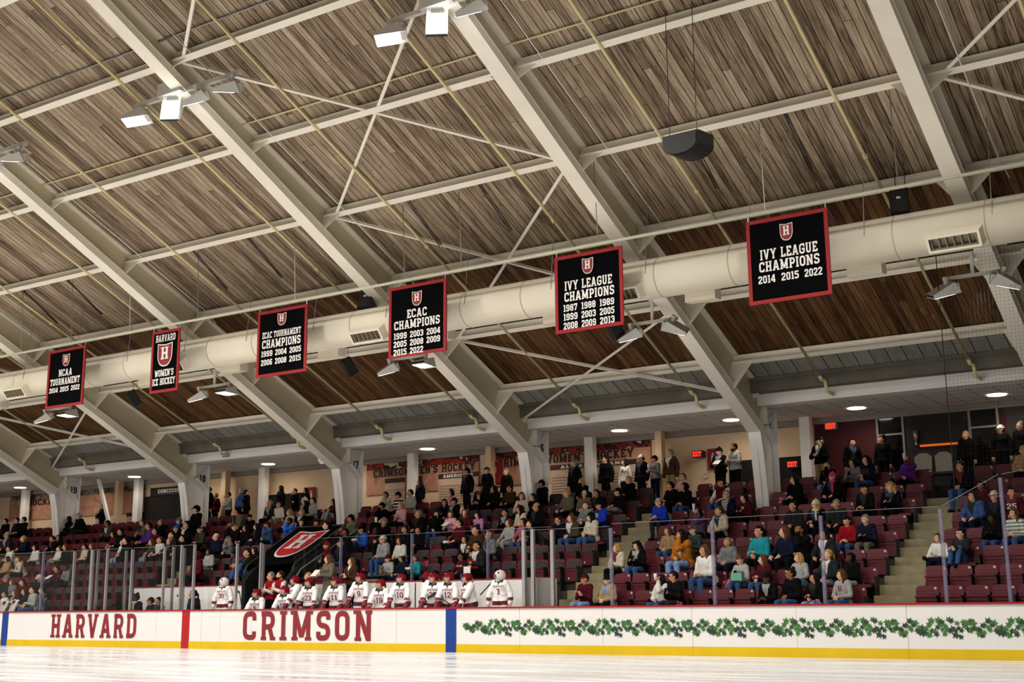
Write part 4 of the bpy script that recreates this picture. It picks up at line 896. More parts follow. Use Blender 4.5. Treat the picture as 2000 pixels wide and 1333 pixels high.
def person(X, Y, Z, sc, pose, hy, skin, hr, hat, top, pants, label, cat='person', group=None, style=None, beard=None, specs=False, yaw=None, hood=False, scarf=None):
    t = template(pose, hy); root = link('person', t['body'], None, (X, Y, Z), S(SK[skin])); root.scale = (sc, sc, sc)
    root.rotation_euler = (0, 0, R(BYAW[hy] if yaw is None else yaw)); tag(root, label, cat, group)
    style = style or ('thick' if top[0] == 'j' else 'thin'); c = 'w' if top == 'jersey' else (top[1:] if top[0] in 'js' and not top.isupper() else top)
    me = t[style]
    if top in ('CAMO', 'PLAID', 'BW', 'NAVY', 'COL'):
        me = me.copy(); me.materials.clear(); me.materials.append({'CAMO': CAMO, 'PLAID': PLAID, 'BW': STR_BW, 'NAVY': STR_NAVY, 'COL': STR_COL}[top]); c = 'k'
    link(PART[style], me, root, None, S(PAL[c])); link('trousers', t['trousers'], root, None, S(PAL[pants])); link('shoes', t['shoes'], root, None, S('1c1a19'))
    HM = t['HM']
    if hr[0] != '-':
        h = link('hair', hair(hr[0]), root, None, S(HC[hr[1]])); h.matrix_local = HM
    if hat != '-':
        kind = hat if hat in ('helmet', 'mask') else hat[0]; col = {'helmet': 'm', 'mask': 'w'}.get(hat) or hat[1:]
        h = link({'c': 'cap', 'b': 'knit_hat', 'w': 'wide_brim_hat', 'h': 'hood', 'helmet': 'helmet', 'mask': 'goalie_mask'}[kind], headwear(kind), root, None, S('74101f') if kind == 'helmet' else S(PAL[col])); h.matrix_local = HM
    if hood: h = link('hood', hood_mesh(), root, None, S(PAL[c])); h.matrix_local = Matrix.Translation(t['hip']) @ t['Rl'].to_4x4() @ Matrix.Translation((0, .02, .46))
    if scarf: h = link('scarf', scarf_mesh(), root, None, S(PAL[scarf])); h.matrix_local = Matrix.Translation(t['hip']) @ t['Rl'].to_4x4() @ Matrix.Translation((0, 0, .47))
    if beard: h = link('beard', beard_mesh(), root, None, S(HC[beard])); h.matrix_local = HM
    if specs: h = link('glasses', glasses_mesh(), root); h.matrix_local = HM
    return root, t
def chest_print(root, t, style, txt, z, h, w, m, x=0, name='lettering', gap=.1):
    """a print laid on the garment's front"""
    key = (id(t), style)
    if key not in BV: me = t[style]; BV[key] = BVHTree.FromPolygons([v.co for v in me.vertices], [tuple(p.vertices) for p in me.polygons])
    b = MB(); text(b, txt, (x, 0, z), (1, 0, 0), (0, 0, 1), h, w, 0, font=GLT, gap=gap)
    o = MB()
    for f in b.f:                                # finer faces so the print follows the cloth
        q = [Vector(b.v[i]) for i in f]; k = 2
        P = lambda u, v: (q[0]*(1-u)+q[1]*u)*(1-v)+(q[3]*(1-u)+q[2]*u)*v
        for i in range(k):
            for j in range(k): o.add([P(i/k, j/k), P((i+1)/k, j/k), P((i+1)/k, (j+1)/k), P(i/k, (j+1)/k)], [(0, 1, 2, 3)])
    vs = []
    for v in o.v:
        hit = BV[key].ray_cast(Vector((v[0], -1.5, v[2])), Vector((0, 1, 0)))[0]
        vs.append((v[0], (hit.y if hit else -.2)-.006, v[2]))
    o.v = vs; return link(name, o.mesh(name, m), root)
BV = {}
PEOPLE = '''
-47.1 32.45 3.63 1.005 8 s L 1 sk - jk k|dark jacket, leftmost by the far column
-46.31 32.45 3.63 1.006 8 s L 1 sk - jk k|black jacket, dark short hair, beside the far left column
-45.92 32.45 3.63 1.012 8 s P 1 sk - jk k|black coat in sharp profile left of column 19
-44.42 30.81 2.77 1.107 6 s L 2 sd cl jd k|light grey cap and dark jacket
-43.19 30.81 2.77 0.99 6 b L 1 sy - jn k|fair hair and navy jacket, bent forward
-42.94 32.45 3.63 0.928 8 s P 2 lk - jk k|long black hair, black coat, at foot of column 19
-42.05 32.45 3.63 1.045 8 b P 1 sg cl jk d|pale grey cap and black jacket under number 19
-43.48 34.4 4.06 0.82 9 Sd L 2 sk - jk k|standing, dark jacket, holding a pale cup
-39.29 31.63 3.2 1.009 7 b P 3 sk - jo k|dark olive jacket, leaning forward
-38.13 30.81 2.77 0.931 6 s L 2 lk - sm k|maroon sweater, dark long hair, hands together
-37.81 30.81 2.77 0.995 6 s L 2 sk - jk k|black jacket behind a maroon sweater
-41.46 30.81 2.77 0.936 6 b L 2 sd - jk k|dark brown hair and black top, hunched
-41.38 30.81 2.77 0.916 6 s R 2 lk - jk k|long dark hair and black top
-37.57 31.63 3.2 0.941 7 s L 1 sd - jtp k|taupe jacket, short hair
-36.27 30.81 2.77 1.115 6 s P 2 sk - jv k|violet-blue jacket
-35.85 30.81 2.77 0.957 6 s L 1 sk - sm k|maroon sweater, glasses, short dark hair
-36.59 31.63 3.2 0.907 7 s L 1 sg - jk k|grey hair, black jacket
-34.76 30.81 2.77 0.994 6 s L 1 sd cb jk k|bright blue cap, black jacket
-34.11 29.99 2.34 1.104 5 s L 1 sd - jd k|dark grey jacket, head low
-36.17 29.99 2.34 1.063 5 b P 1 sk - jk k|black jacket, strong profile, short black hair
-36.6 29.99 2.34 0.967 5 s L 1 lm - sw ld|white top and pale jeans, long brown hair
-35.05 29.99 2.34 0.947 5 s L 1 lm - so ld|long light brown hair, olive top, pale jeans
-34.72 29.99 2.34 0.979 5 s L 1 sm - sw k|white shirt, short brown hair
-34.12 29.99 2.34 0.955 5 s L 1 ly - jd dn|dark jacket, fair long hair, jeans
-41.55 29.99 2.34 0.954 5 s L 1 lk - sw k|white sweater, long black hair, arms folded
-42.87 29.99 2.34 0.994 5 b L 2 sk - sw k|white sweatshirt, dark hair, far left
-40.18 29.99 2.34 0.872 5 x L 1 sm - jw g|white jacket, brown hair, leg crossed
-39.72 29.99 2.34 0.931 5 s P 2 sr - jk k|black jacket, reddish cropped hair
-38.68 29.99 2.34 0.891 5 s L 2 sk - scr d|cream shirt, short black hair, glasses post beside
-38.25 29.99 2.34 0.916 5 s L 1 lr - jk k|auburn hair, black top
-42.09 29.17 1.91 0.939 4 s L 1 ld - jt k|tan coat, dark hair, at the left edge
-41.08 29.17 1.91 0.965 4 b L 1 sm - scr k|cream printed sweatshirt, brown hair
-37.93 28.35 1.48 0.925 3 p L 2 sk - sm k|small child in maroon sweater, paper in hands
-37.42 28.35 1.48 0.953 3 p L 4 sk - sg n|grey hoodie, looking at a phone
-39.69 27.53 1.05 1.015 2 s L 2 sg cg jd k|grey cap, dark jacket, low left
-39.22 27.53 1.05 0.903 2 s L 1 lm - jg k|long brown hair, grey jacket, low left
-37.76 27.53 1.05 0.998 2 h L 1 sw - je k|white-haired, dark green jacket, hand raised
-38.71 27.53 1.05 0.888 2 s L 1 sk - sm k|maroon top half hidden, low left
-38.54 26.71 0.62 0.901 1 s L 2 sd - sw k|white top, front row far left
-37.96 26.71 0.62 0.939 1 k L 1 lr - jbr w|brown coat, pale trousers, knees drawn up
-37.44 26.71 0.62 0.971 1 k L 1 ld - sn w|navy sweater, hands round a knee
-36.94 26.71 0.62 1.012 1 s L 1 sk - sl dn|pale blue-grey shirt, jeans, front row
-36.26 26.5 0.25 0.978 0 S P 1 sk - NAVY k|standing, navy pinstriped shirt, behind the first glass post
-32.23 27.1 0.25 1.072 0 s L 4 uk - jn k|sitting in the penalty box, navy jacket, cream scarf
-31.71 27.2 0.25 0.969 0 s P 2 sk cm jd k|maroon cap and dark jacket, sitting in the penalty box
-31.11 27 0.25 0.97 0 s L 2 sk - je k|dark green jacket, half hidden by penalty box posts
-34.75 31.63 3.2 1.23 7 s P 1 sk ck jk k|bulky black jacket and black cap under number 18
-36.69 33.95 4.06 0.988 9 S P 1 sg ce jk k|standing, green cap, black long sleeves
-36.78 34.4 4.06 0.871 9 S L 1 sy - sm k|standing, maroon hoodie with white letter
-36.07 34.4 4.06 0.868 9 Hc L 2 sk - sl k|standing, grey sleeves, hand over mouth
-35.46 34.4 4.06 0.965 9 S L 1 sg cl jdn k|standing, pale cap, slate blue jacket
-35.18 34.4 4.06 0.895 9 S P 2 sk - jk k|standing with back turned, black jacket and pack
-33.35 34.4 4.06 0.926 9 S P 1 lk - jk k|standing, long black hair, by the dark doorway
-32.62 34.4 4.06 0.833 9 Hc L 1 sd - jk k|standing, hands clasped at the chin
-32.1 34.4 4.06 0.835 9 S L 1 lk - jk k|standing, long dark curls, below the restroom sign
-31.86 32.45 3.63 0.974 8 s L 2 sg - jd k|grey crop hair, charcoal jacket
-31.52 32.45 3.63 0.901 8 s R 1 sm - sw kh|glasses, white fleece, tan trousers
-30.25 32.45 3.63 0.963 8 s L 1 lk bw jk k|white knit hat, long dark hair
-29.91 32.45 3.63 0.952 8 s L 1 sk - sl k|black vest over grey sleeves, black hair
-28.98 32.45 3.63 0.876 8 k L 1 lk - sm l|knees drawn up, grey trousers, maroon top
-30.16 31.63 3.2 0.955 7 s L 1 ly - scr k|blond hair, cream sweater
-29.6 31.63 3.2 0.927 7 s L 1 sy - jk k|blond hair, black coat
-32.08 31.63 3.2 0.881 7 s R 1 sk ck jk k|black cap with badge, black jacket, facing camera
-32.39 31.63 3.2 1.134 7 b P 2 sk - jtp k|olive-taupe jacket seen side on
-35.61 31.63 3.2 0.912 7 s L 1 sk bg jk k|grey knit hat, black jacket
-34.75 30.81 2.77 0.994 6 s P 1 sd cb jk k|blue cap, tan shirt, black jacket
-34.31 30.81 2.77 1.085 6 s L 1 sk - jk k|black sweatshirt with white print, dark hair
-33.55 30.81 2.77 0.924 6 s L 1 sw ck jo k|white beard, dark cap, olive jacket
-31.91 29.99 2.34 0.992 5 s P 1 zg - jn k|balding, glasses, navy jacket
-31.87 30.81 2.77 0.934 6 s L 1 ly cm jk k|maroon cap, long fair hair
-31.42 30.81 2.77 0.885 6 s L 2 lk - jk k|long dark hair, brown-black coat
-30.81 30.81 2.77 0.91 6 s P 1 lk - jk n|black hair and black coat, jeans
-30.34 30.81 2.77 0.936 6 h L 2 sk cm jdn n|denim jacket with pale collar, dark cap
-29.31 30.81 2.77 1.001 6 h P 3 sk - jb k|bright blue hoodie, dark beard, by the awning
-28.88 30.81 2.77 0.934 6 s R 1 lk - jk k|pale face, long black hair, behind the blue hoodie
-28.17 30.81 2.77 0.894 6 s R 2 sk hk jk k|dark hood, facing camera above the awning
-26.97 29.99 2.34 1.128 5 s P 1 sk - jk k|dark haired child above the awning
-31.29 29.99 2.34 0.893 5 h L 1 ly cdn jg k|blue cap, long fair hair, grey jacket
-33.56 29.99 2.34 0.996 5 s L 1 sk - jk k|black top, short dark hair, behind the glass posts
-34.1 29.99 2.34 0.943 5 s L 1 sy - jk k|fair hair, black top, behind the penalty box
-26.21 29.99 2.34 0.926 5 s L 3 sk - jk k|dark beard, black jacket, right of the awning
-26.23 29.17 1.91 0.921 4 s L 1 sg br sm k|red knit hat, red and white scarf
-25.71 29.17 1.91 0.967 4 s P 1 sg cm jn dn|maroon cap, navy jacket, beside the red knit hat
-30.92 28.35 1.48 1.131 3 s L 4 sk hm sm k|maroon patterned hood, behind penalty box glass
-31.35 29.17 1.91 0.886 4 s L 3 lk - jl g|pale grey coat, long dark hair, behind the glass
-28.78 28.35 1.48 1.141 3 k L 2 sk - jk dn|child in black, blue jeans, left of the awning
-29.31 29.17 1.91 0.867 4 s L 1 lk - jk k|black hair covering the cheek, left of the awning
-29.62 27.1 0.32 1.08 0 s L 2 td - jd k|dark grey jacket, sitting alone in the penalty box
-26.71 30.81 2.77 0.98 6 s P 2 sk ck CAMO k|camouflage jacket and dark cap
-25.52 29.99 2.34 0.978 5 p L 2 sk ck jb k|blue jacket and black cap, eating
-24.7 29.99 2.34 1.133 5 d L 1 sg - jk k|grey bob hair, black jacket, raising a white cup
-23.97 29.17 1.91 1.01 4 s L 1 sg cw jl dn|grey hoodie, white and black cap
-23.39 29.17 1.91 0.956 4 s L 2 lk - jw k|dark vest over white sleeves, black hair
-23.14 28.35 1.48 0.859 3 p L 1 sm bm sl k|child in grey hoodie, maroon bobble hat
-22.68 28.35 1.48 0.855 3 s L 2 lk ww jn n|white cowboy hat, navy jacket
-22.16 28.35 1.48 0.84 3 p L 2 tm - jc k|child with brown ponytail, pale blue sleeves, eating
-21.06 29.17 1.91 0.913 4 s L 2 lk - jn k|navy and yellow jacket, yellow-green shirt
-20.04 28.35 1.48 1.076 3 s L 2 sk - jd k|boy with black hair, dark grey jacket
-20.62 28.35 1.48 0.84 3 s L 3 sk - sm k|boy in maroon lettered sweatshirt, glasses
-20.16 28.35 1.48 0.898 3 p L 2 lk - jr dn|bright red puffer jacket, long black hair
-20.24 29.17 1.91 0.973 4 s L 2 z- - jg k|bald, glasses, grey hoodie
-20.64 29.17 1.91 1.126 4 s L 2 uk - jbr k|dark brown jacket, hair tied back
-20.14 29.99 2.34 0.946 5 s L 1 lr - sl l|dark vest over grey sleeves, auburn hair
-23.82 29.99 2.34 0.92 5 s L 2 sk - jk k|short black hair, black jacket, behind the cowboy hat
-23.37 29.99 2.34 0.876 5 s L 2 sk - jk k|black fringe, black shirt, behind the girl in blue
-26.2 29.99 2.34 0.925 5 s L 3 sk - jk k|dark skinned face, black jacket, right of the awning top
-26.63 32.45 3.63 0.963 8 h L 2 sk - jcr k|cream jacket, black hair, hand at mouth
-26.09 32.45 3.63 0.928 8 s L 2 sk bk BW k|black knit hat, black and white stripes
-25.62 32.45 3.63 0.975 8 s L 2 sk - sl kh|pale grey sweatshirt, khaki trousers
-26.8 34.4 4.06 0.831 9 S P 2 lk - jk k|standing, long dark hair, before the mural pillar
-26.07 31.63 3.2 0.963 7 h P 2 sk ck jk k|black cap, hand shading the eyes
-25.37 31.63 3.2 0.939 7 c L 1 ly - sp k|pink sweater, arms folded, long blond hair
-23.99 30.81 2.77 0.988 6 s P 2 sg - jk k|heavy grey-haired figure in black jacket
-23.96 32.45 3.63 0.912 8 s L 1 lk - sp k|pale scarf, dark hair, by the framed notices
-23.28 31.63 3.2 0.958 7 s L 2 sk ck jk k|black cap and black jacket, front of the notices
-23.6 31.63 3.2 0.946 7 p R 2 lk - jk k|long dark hair, phone in hand
-23.3 30.81 2.77 0.948 6 h R 1 lk - jk dn|black coat, hands under chin, facing camera
-22.76 30.81 2.77 0.931 6 p R 1 lm - sp k|pale pink jacket, light brown hair, paper in lap
-21.87 29.99 2.34 1.004 5 s P 1 sk - sm k|glasses, dark red shirt, short dark hair
-22.23 30.81 2.77 0.95 6 s R 1 lm - jm k|long fair-brown hair, maroon and black top
-21.74 30.81 2.77 0.872 6 p L 1 lk - spu k|lilac pink fleece, long black hair
-24.8 34.4 4.06 0.971 9 S P 2 sk ck jk k|standing, black cap, black jacket, by the mural
-23.99 34.4 4.06 0.956 9 S P 1 sg ck jk k|standing, black cap, grey shirt, open jacket
-22.81 32.45 3.63 0.998 8 s R 2 sk cm jk k|black sweatshirt with white letter, dark cap
-22.31 32.45 3.63 0.929 8 s P 2 lk - jk k|black jacket with gold badge, dark hair
-23.21 34.4 4.06 0.891 9 S L 1 sg - jk k|standing, grey bob, black coat with white corsage
-21.76 32.45 3.63 0.904 8 s L 2 sk - jbr k|brown coat, black hair tied back
-20.77 30.81 2.77 0.892 6 p L 2 sk - jk k|black jacket with white fleece collar
-20.56 32.45 3.63 0.97 8 s P 2 sk ck jk k|black cap and black coat under number 16
-20.74 31.63 3.2 0.983 7 p R 1 lm - scr k|cream sweater, light brown hair, looking down
-20.38 31.63 3.2 0.935 7 s P 1 td - jk k|brown hair tied back, black coat
-20.21 30.81 2.77 0.954 6 s P 2 lk - scr k|cream fleece, black hair, second from the steps
-19.7 30.81 2.77 0.992 6 s P 2 z- - jk k|bald, glasses, black jacket with pink badge
-20.61 34.4 4.06 0.957 9 S P 1 sg - jk k|standing, dark suit, pale blue shirt
-19.11 32.45 3.63 0.943 8 h L 1 ly - jk k|blond, hand over cheek, in front of the suit
-19.46 34.4 4.06 0.983 9 S P 1 sk - jk k|standing, long black overcoat
-18.78 34.4 4.06 0.894 9 S P 1 lk - sw k|standing, white sweater with black letter
-18.2 34.4 4.06 0.949 9 S P 1 sd cw jk k|standing, white and black cap, black jacket
-17.75 34.4 4.06 0.914 9 Sd P 1 sk ck sg n|standing, grey lettered sweatshirt, a drink in each hand
-17.1 34.18 4.06 0.988 9 S P 1 sg - jbr kh|standing, brown field jacket, grey hair
-17.56 32.45 3.63 0.914 8 s P 1 sy - jk k|cropped blond-grey hair, black coat
-17.48 31.63 3.2 0.927 7 x P 1 sk ck jk g|dark cap, grey leggings, leg crossed
-19.19 31.63 3.2 0.972 7 s P 1 sy - jtp k|taupe hooded coat, blond bob
-18.59 31.63 3.2 0.924 7 s R 1 lm cw jtp k|white cap, drab green coat
-18.19 31.63 3.2 0.927 7 s L 2 sk - jk k|short black hair, black coat, right of the white cap
-18.05 30.81 2.77 0.945 6 s L 1 sr - jg k|grey-green jacket, short auburn hair
-17.64 30.81 2.77 0.932 6 s P 2 sk ck jrb k|royal blue lettered sweatshirt, cap, glasses
-18.42 29.99 2.34 0.95 5 p L 2 sk - jk k|black coat, glasses, phone in hand
-18.06 29.99 2.34 0.976 5 s L 1 lm - jo dn|olive jacket, jeans, brown hair
-17.4 29.99 2.34 0.99 5 s P 1 lk ck jcr dn|cream jacket, jeans, black cap
-19.66 29.99 2.34 0.943 5 s L 2 lk - srs dn|rose sweater, jeans, dark hair
-19.37 29.99 2.34 0.896 5 s P 1 sk - jk k|pale face, black hair, beside the rose sweater
-15.66 30.81 2.77 0.955 6 b L 1 sk cl jrb d|royal blue jacket, white and teal cap, by the steps
-15.79 31.63 3.2 0.989 7 s P 2 sk - jk k|black pullover, short black hair, forearms bare
-15.85 32.45 3.63 0.888 8 s L 1 sm - sp k|pink top, glasses, short brown hair
-15.36 31.63 3.2 0.947 7 s P 2 sk hk jk dn|black hoodie open on white shirt
-15.59 34.4 4.06 0.956 9 Sp L 1 sk bk jk k|standing, black hood and jacket, paper in hand
-14.95 34.03 4.06 0.988 9 Sp P 2 sk - sl k|standing, bearded, grey hoodie, red shoulder bag
-14.3 31.63 3.2 1.002 7 s P 2 sk ck sm dn|maroon jersey with white sleeves, dark cap
-13.76 30.81 2.77 1.007 6 s L 1 sg - jn k|navy sweater, glasses, short grey hair
-13.26 30.81 2.77 0.915 6 p L 1 lk - sm k|maroon sweater with letter, long dark hair
-14.23 29.99 2.34 0.965 5 d L 1 lk cm su k|purple jacket, maroon cap, bottle in hand
-13.66 29.99 2.34 0.96 5 s P 1 tm - jcr k|cream vest, black sleeves, fair ponytail
-12.18 31.63 3.2 0.949 7 s P 1 lk - jk k|black jacket, long hair, pink pompom in hand
-11.57 32.45 3.63 0.921 8 h L 1 sk - jk ld|black jacket, pale jeans, fist at chin
-12.44 34.22 4.06 0.988 9 Sd P 1 sg ck jk kh|standing, black cap, drinking from a bottle
-11.21 31.63 3.2 0.947 7 s L 1 sk bpk jk k|pink sequin hat, pink scarf
-11.59 34.4 4.06 0.927 9 S R 2 sk - jk k|standing, turned rightward, black jacket by maroon wall
-11.65 29.99 2.34 0.985 5 s L 2 sk - jd k|boy with dark fringe, dark jacket
-11.06 29.99 2.34 0.979 5 s L 1 ly bcr jk k|cream bobble hat, long cream scarf
-10.57 29.99 2.34 0.974 5 s L 2 sg - jd k|cropped grey hair, charcoal jacket
-10.73 34.4 4.06 0.939 9 S P 2 uk - jk k|standing, hair tied back, black jacket by the window frame
-10.89 32.45 3.63 0.947 8 p L 2 lk - sg k|grey sweater, dark hair, sling bag
-10.54 32.45 3.63 0.984 8 s L 1 ck - sn dn|navy lettered sweatshirt, dark curls
-9.49 32.45 3.63 0.928 8 d L 1 lm - jv k|purple jacket, pale cup in hand
-10.07 30.81 2.77 0.965 6 s L 2 sk ck jk k|black jacket with white logo, head tipped back
-9.45 30.81 2.77 0.969 6 p L 1 cy - jk k|long blond curls, black jacket
-8.5 34.4 4.06 0.901 9 S L 1 sy - jk k|standing, fair hair up, black jacket by the trophy case
-7.6 34.4 4.06 0.949 9 S P 1 sk cw jk k|standing, white cap, black sweater
-7.09 34.4 4.06 0.982 9 S P 1 sg - jk k|standing, glasses, black suit, at right edge
-7.96 31.63 3.2 0.995 7 s P 2 sk - jk dn|black jacket, jeans, short black hair, below the trophy case
-7.32 30.81 2.77 0.879 6 s L 3 sk - jm k|dark maroon jacket, white mittens
-7.35 29.99 2.34 0.986 5 s L 1 ld - jdn n|denim jacket, glasses, dark hair
-6.86 29.99 2.34 0.976 5 s L 1 sd ccr jn k|cream cap, navy jacket
-6.5 29.99 2.34 1.014 5 s R 2 sk - jm k|maroon numbered jersey, right of the tall post
-6.67 32.45 3.63 0.947 8 s L 1 sy - jt k|tan coat, fair hair, at right edge
-13.85 29.17 1.91 0.935 4 b P 1 sg co PLAID o|olive cap, dark green plaid shirt
-13.86 28.35 1.48 1.128 3 h P 2 lk - jms ld|mustard sweater, pale jeans, hands at mouth
-14.71 29.17 1.91 0.898 4 s L 1 lm - st dn|tan vest over blue sleeves, brown hair
-15.72 28.35 1.48 0.906 3 s P 1 by - jcr k|blond bob, cream jacket, by the glass post
-15.13 28.35 1.48 0.947 3 p L 1 ck - jk dn|black jacket, long dark waves, red bottle
-15.74 26.71 0.62 0.966 1 c L 2 sk cm sm ld|maroon jersey with grey sleeves, arms folded, front row
-15.09 26.71 0.62 0.932 1 s L 1 sk bk jt k|sunglasses, tan quilted jacket, dark knit hat
-13.69 26.71 0.62 0.919 1 d P 2 lk - jw dn|white jacket, drinking from a dark cup
-13.29 26.71 0.62 0.983 1 p P 2 sk - jk d|black sweater, glasses, white cup, front row
-12.87 27.53 1.05 1.13 2 s L 2 lm - jw dn|white fleece jacket, brown hair, green bag in lap
-12.71 28.35 1.48 0.937 3 s L 2 sg - jg n|heavy grey jacket, short dark hair
-11.87 28.35 1.48 1.127 3 s L 2 tk - sc k|girl in teal sweatshirt
-11.26 28.35 1.48 1.107 3 s P 1 lm - sn k|navy top, long brown hair
-10.84 28.35 1.48 1.14 3 h L 3 sk - sk k|black sweatshirt with white tick, hand at face
-12.01 27.53 1.05 0.922 2 p D 1 um - sl dn|grey lettered sweatshirt, head bowed, pompom beside
-11.46 27.53 1.05 0.911 2 s P 1 lm - sm dn|maroon sweater, long light brown hair, jeans
-10.64 27.53 1.05 0.921 2 s P 1 ly - sl ld|grey hoodie, very long blond hair
-11.03 26.71 0.62 0.91 1 s P 4 sk bk jk k|black knit hat, glasses, black coat, front row
-10.49 26.71 0.62 0.975 1 s P 3 uk - jk dn|black puffer jacket, hair in a bun, front row
-9.97 26.71 0.62 0.892 1 s P 2 lk - jk ld|black jacket, straight long black hair, front row
-9.95 27.53 1.05 0.963 2 s P 1 ty - je l|fair ponytail, dark green jacket
-10.02 29.17 1.91 0.946 4 s D 1 sk - sr dn|red zip sweater, jeans
-9.36 26.71 0.62 0.936 1 s P 1 lm - sl dn|grey printed sweatshirt, long brown hair, front row
-9.43 27.53 1.05 0.892 2 s L 4 sk hk jk l|black hood, black jacket, by the steps
-10.32 28.35 1.48 1.019 3 s L 2 lk - jd k|dark jacket, dark hair, behind a glass post
-9.57 29.17 1.91 0.956 4 p L 1 sg - jn tp|navy vest, grey trousers, looking at a phone
-7.75 28.35 1.48 0.868 3 x L 1 lm - sw n|white sweater, crossed legs, tan boot, right of the steps
-7.27 28.35 1.48 0.929 3 k L 1 sk - jd dn|glasses, dark sweater, knees up over the seats
-6.75 29.17 1.91 0.878 4 p L 4 ck - jk dn|black jacket, dark curls, jeans
-6.27 29.17 1.91 0.942 4 s L 1 lm - COL dn|multicoloured striped sweater, jeans
'''
TEAM = '''
-28.15 26.8 2.05 G 30 L|goalkeeper in white jersey number 30, white helmet, left of the tunnel
-26.56 26.62 1.7 PL 5 L|player number 5 crouching at the left end of the bench
-25.48 26.62 1.78 PL 16 L|player number 16 with glove raised
-25.15 26.75 2.05 PS 21 P|player seen side on, left of number 23
-24.55 26.62 1.98 PL 23 L|player number 23 leaning forward
-23.59 26.62 1.98 PL 11 L|player number 11
-22.71 26.62 2.07 PL 9 L|player number 9
-22.0 26.62 1.89 PL 19 L|player number 19, lower than the others
-21.3 26.62 2.02 PL 10 L|player number 10
-20.6 26.7 2.06 PB 29 P|player turned to the crowd
-20.22 26.62 2.01 PL 22 L|player number 22
-19.74 26.62 2.0 PL 12 L|player number 12 with captain's letter
-19.18 26.75 1.99 PS 14 P|player number 14 with a fair ponytail
-18.29 26.8 2.04 G 1 L|goalkeeper in white jersey number 1, painted mask, right end of bench
-26.74 27.3 2.21 C1 0 L|grey haired staff member, glasses, arms folded in red and white jacket
-26.35 27.3 2.24 C2 0 P|bearded staff member, red vest over white sleeves
-25.28 27.3 2.16 C3 0 L|fair haired staff member in dark top behind number 23
-24.48 27.3 2.65 C4 0 P|coach in long taupe coat holding a tablet
-23.65 27.3 2.54 C5 0 L|coach in brown jacket and white turtleneck, arms folded
'''
# ------------------------------------------------------------------ stadium seats
def seat_proto(padded, down):
    root = link('stadium_seat', None)
    def rr(w, z0, z1, r=.09, n=5):
        P = [(-w/2, z0), (w/2, z0)]
        for cx, a0 in ((w/2-r, 0), (-w/2+r, 90)): P += [(cx+r*math.cos(R(a0+90*i/n)), z1-r+r*math.sin(R(a0+90*i/n))) for i in range(n+1)]
        return P
    m = MB(); P = rr(.465, .50, .83); ty = lambda z: -.03+(z-.5)*.12
    m.prism([(x, ty(z), z) for x, z in P], (0, -.018, 0), (0, .018, 0))
    if not padded:
        for z in (.60, .66, .72): m.box((0, ty(z)-.02, z), (.38, .006, .012))
    b = m.build('backrest', SEATRED, root)
    if padded: m = MB(); P = rr(.38, .50, .79, .06); m.prism([(x, ty(z), z) for x, z in P], (0, -.035, 0), (0, -.018, 0)); m.build('pad', SEATPAD, b)
    m = MB()
    if down: m.box((0, -.25, .43), (.43, .42, .05)); m.box((0, -.46, .425), (.43, .03, .07))
    else:
        m.box((0, -.115, .43), (.43, .045, .36)); m.box((0, -.125, .605), (.46, .075, .03))
        for s in (-1, 1): m.box((s*.195, -.145, .43), (.035, .02, .33))
        m.box((0, -.145, .525), (.36, .02, .018))
    m.build('seat_pan', SEATRED, root)
    c = (.17, ty(.79)-.022, .775) if not padded else (-.09, -.142, .33 if not down else .4)
    if not (padded and down):
        m = MB(); m.prism([(c[0]+.026*math.cos(2*math.pi*i/10), c[1], c[2]+.026*math.sin(2*math.pi*i/10)) for i in range(10)], (0, -.003, 0), (0, .003, 0)); m.box((c[0], c[1]-.004, c[2]), (.008, .003, .024), 1); m.build('number_disc', [OFFWHITE, BLACK], root)
    m = MB(); m.box((.252, -.16, .30), (.028, .30, .60)); m.box((.252, -.20, .61), (.04, .34, .03)); m.build('support', mat('black_seat_frame', '17171a', .5), root)
    return root
PROT = {(p, d): seat_proto(p, d) for p in (0, 1) for d in (0, 1)}
SECTS = [('right section, %s from the steps', -7.95, 10, 1, 0, 1), ('middle section, %s from the bench-end steps', -15.58, 13, 1, 0, 1), ('behind the bench, %s from its right-hand steps', -16.95, 12, 3, 1, -1),
         ('by the tunnel, %s from the steps', -24.6, 3, 3, 1, -1), ('above the awning, %s from its right side', -26.5, 3, 5, 1, -1), ('left of the tunnel, %s from it', -28.6, 7, 3, 1, -1), ('left section, %s from its right end', -33.3, 26, 1, 1, -1)]
PPL = []
for ln in PEOPLE.strip().splitlines():
    a, d = ln.split('|'); t = a.split(); PPL.append(t[:]+[d])
occ = {}
slots = []
for lab, x0, n, r0, pad, sg in SECTS:
    for row in range(r0, 9):
        for i in range(n):
            x = x0+sg*(.255+.51*i); y = RY(row)
            if x/y > -.185 or x/y < -1.5: continue
            if row >= 7 and any(abs(x-fx) < (.42 if row == 7 else .3) for fx in FX.values()): continue
            slots.append([math.hypot(x, y), x, y, row, pad, 0, lab % ordw(i)])
for t in PPL:
    row = int(t[4])
    if 1 <= row <= 8:
        best = min((s for s in slots if s[3] == row), key=lambda s: abs(s[1]-float(t[0])))
        if abs(best[1]-float(t[0])) < .4: best[5] = 1
slots.sort(key=lambda s: s[0]+(6 if s[3] >= 6 and s[1] < -18 else 0)-(3 if s[3] <= 4 else 0)); used = set(); rest = MB()
RW = 'zero one two three four five six seven eight'.split()
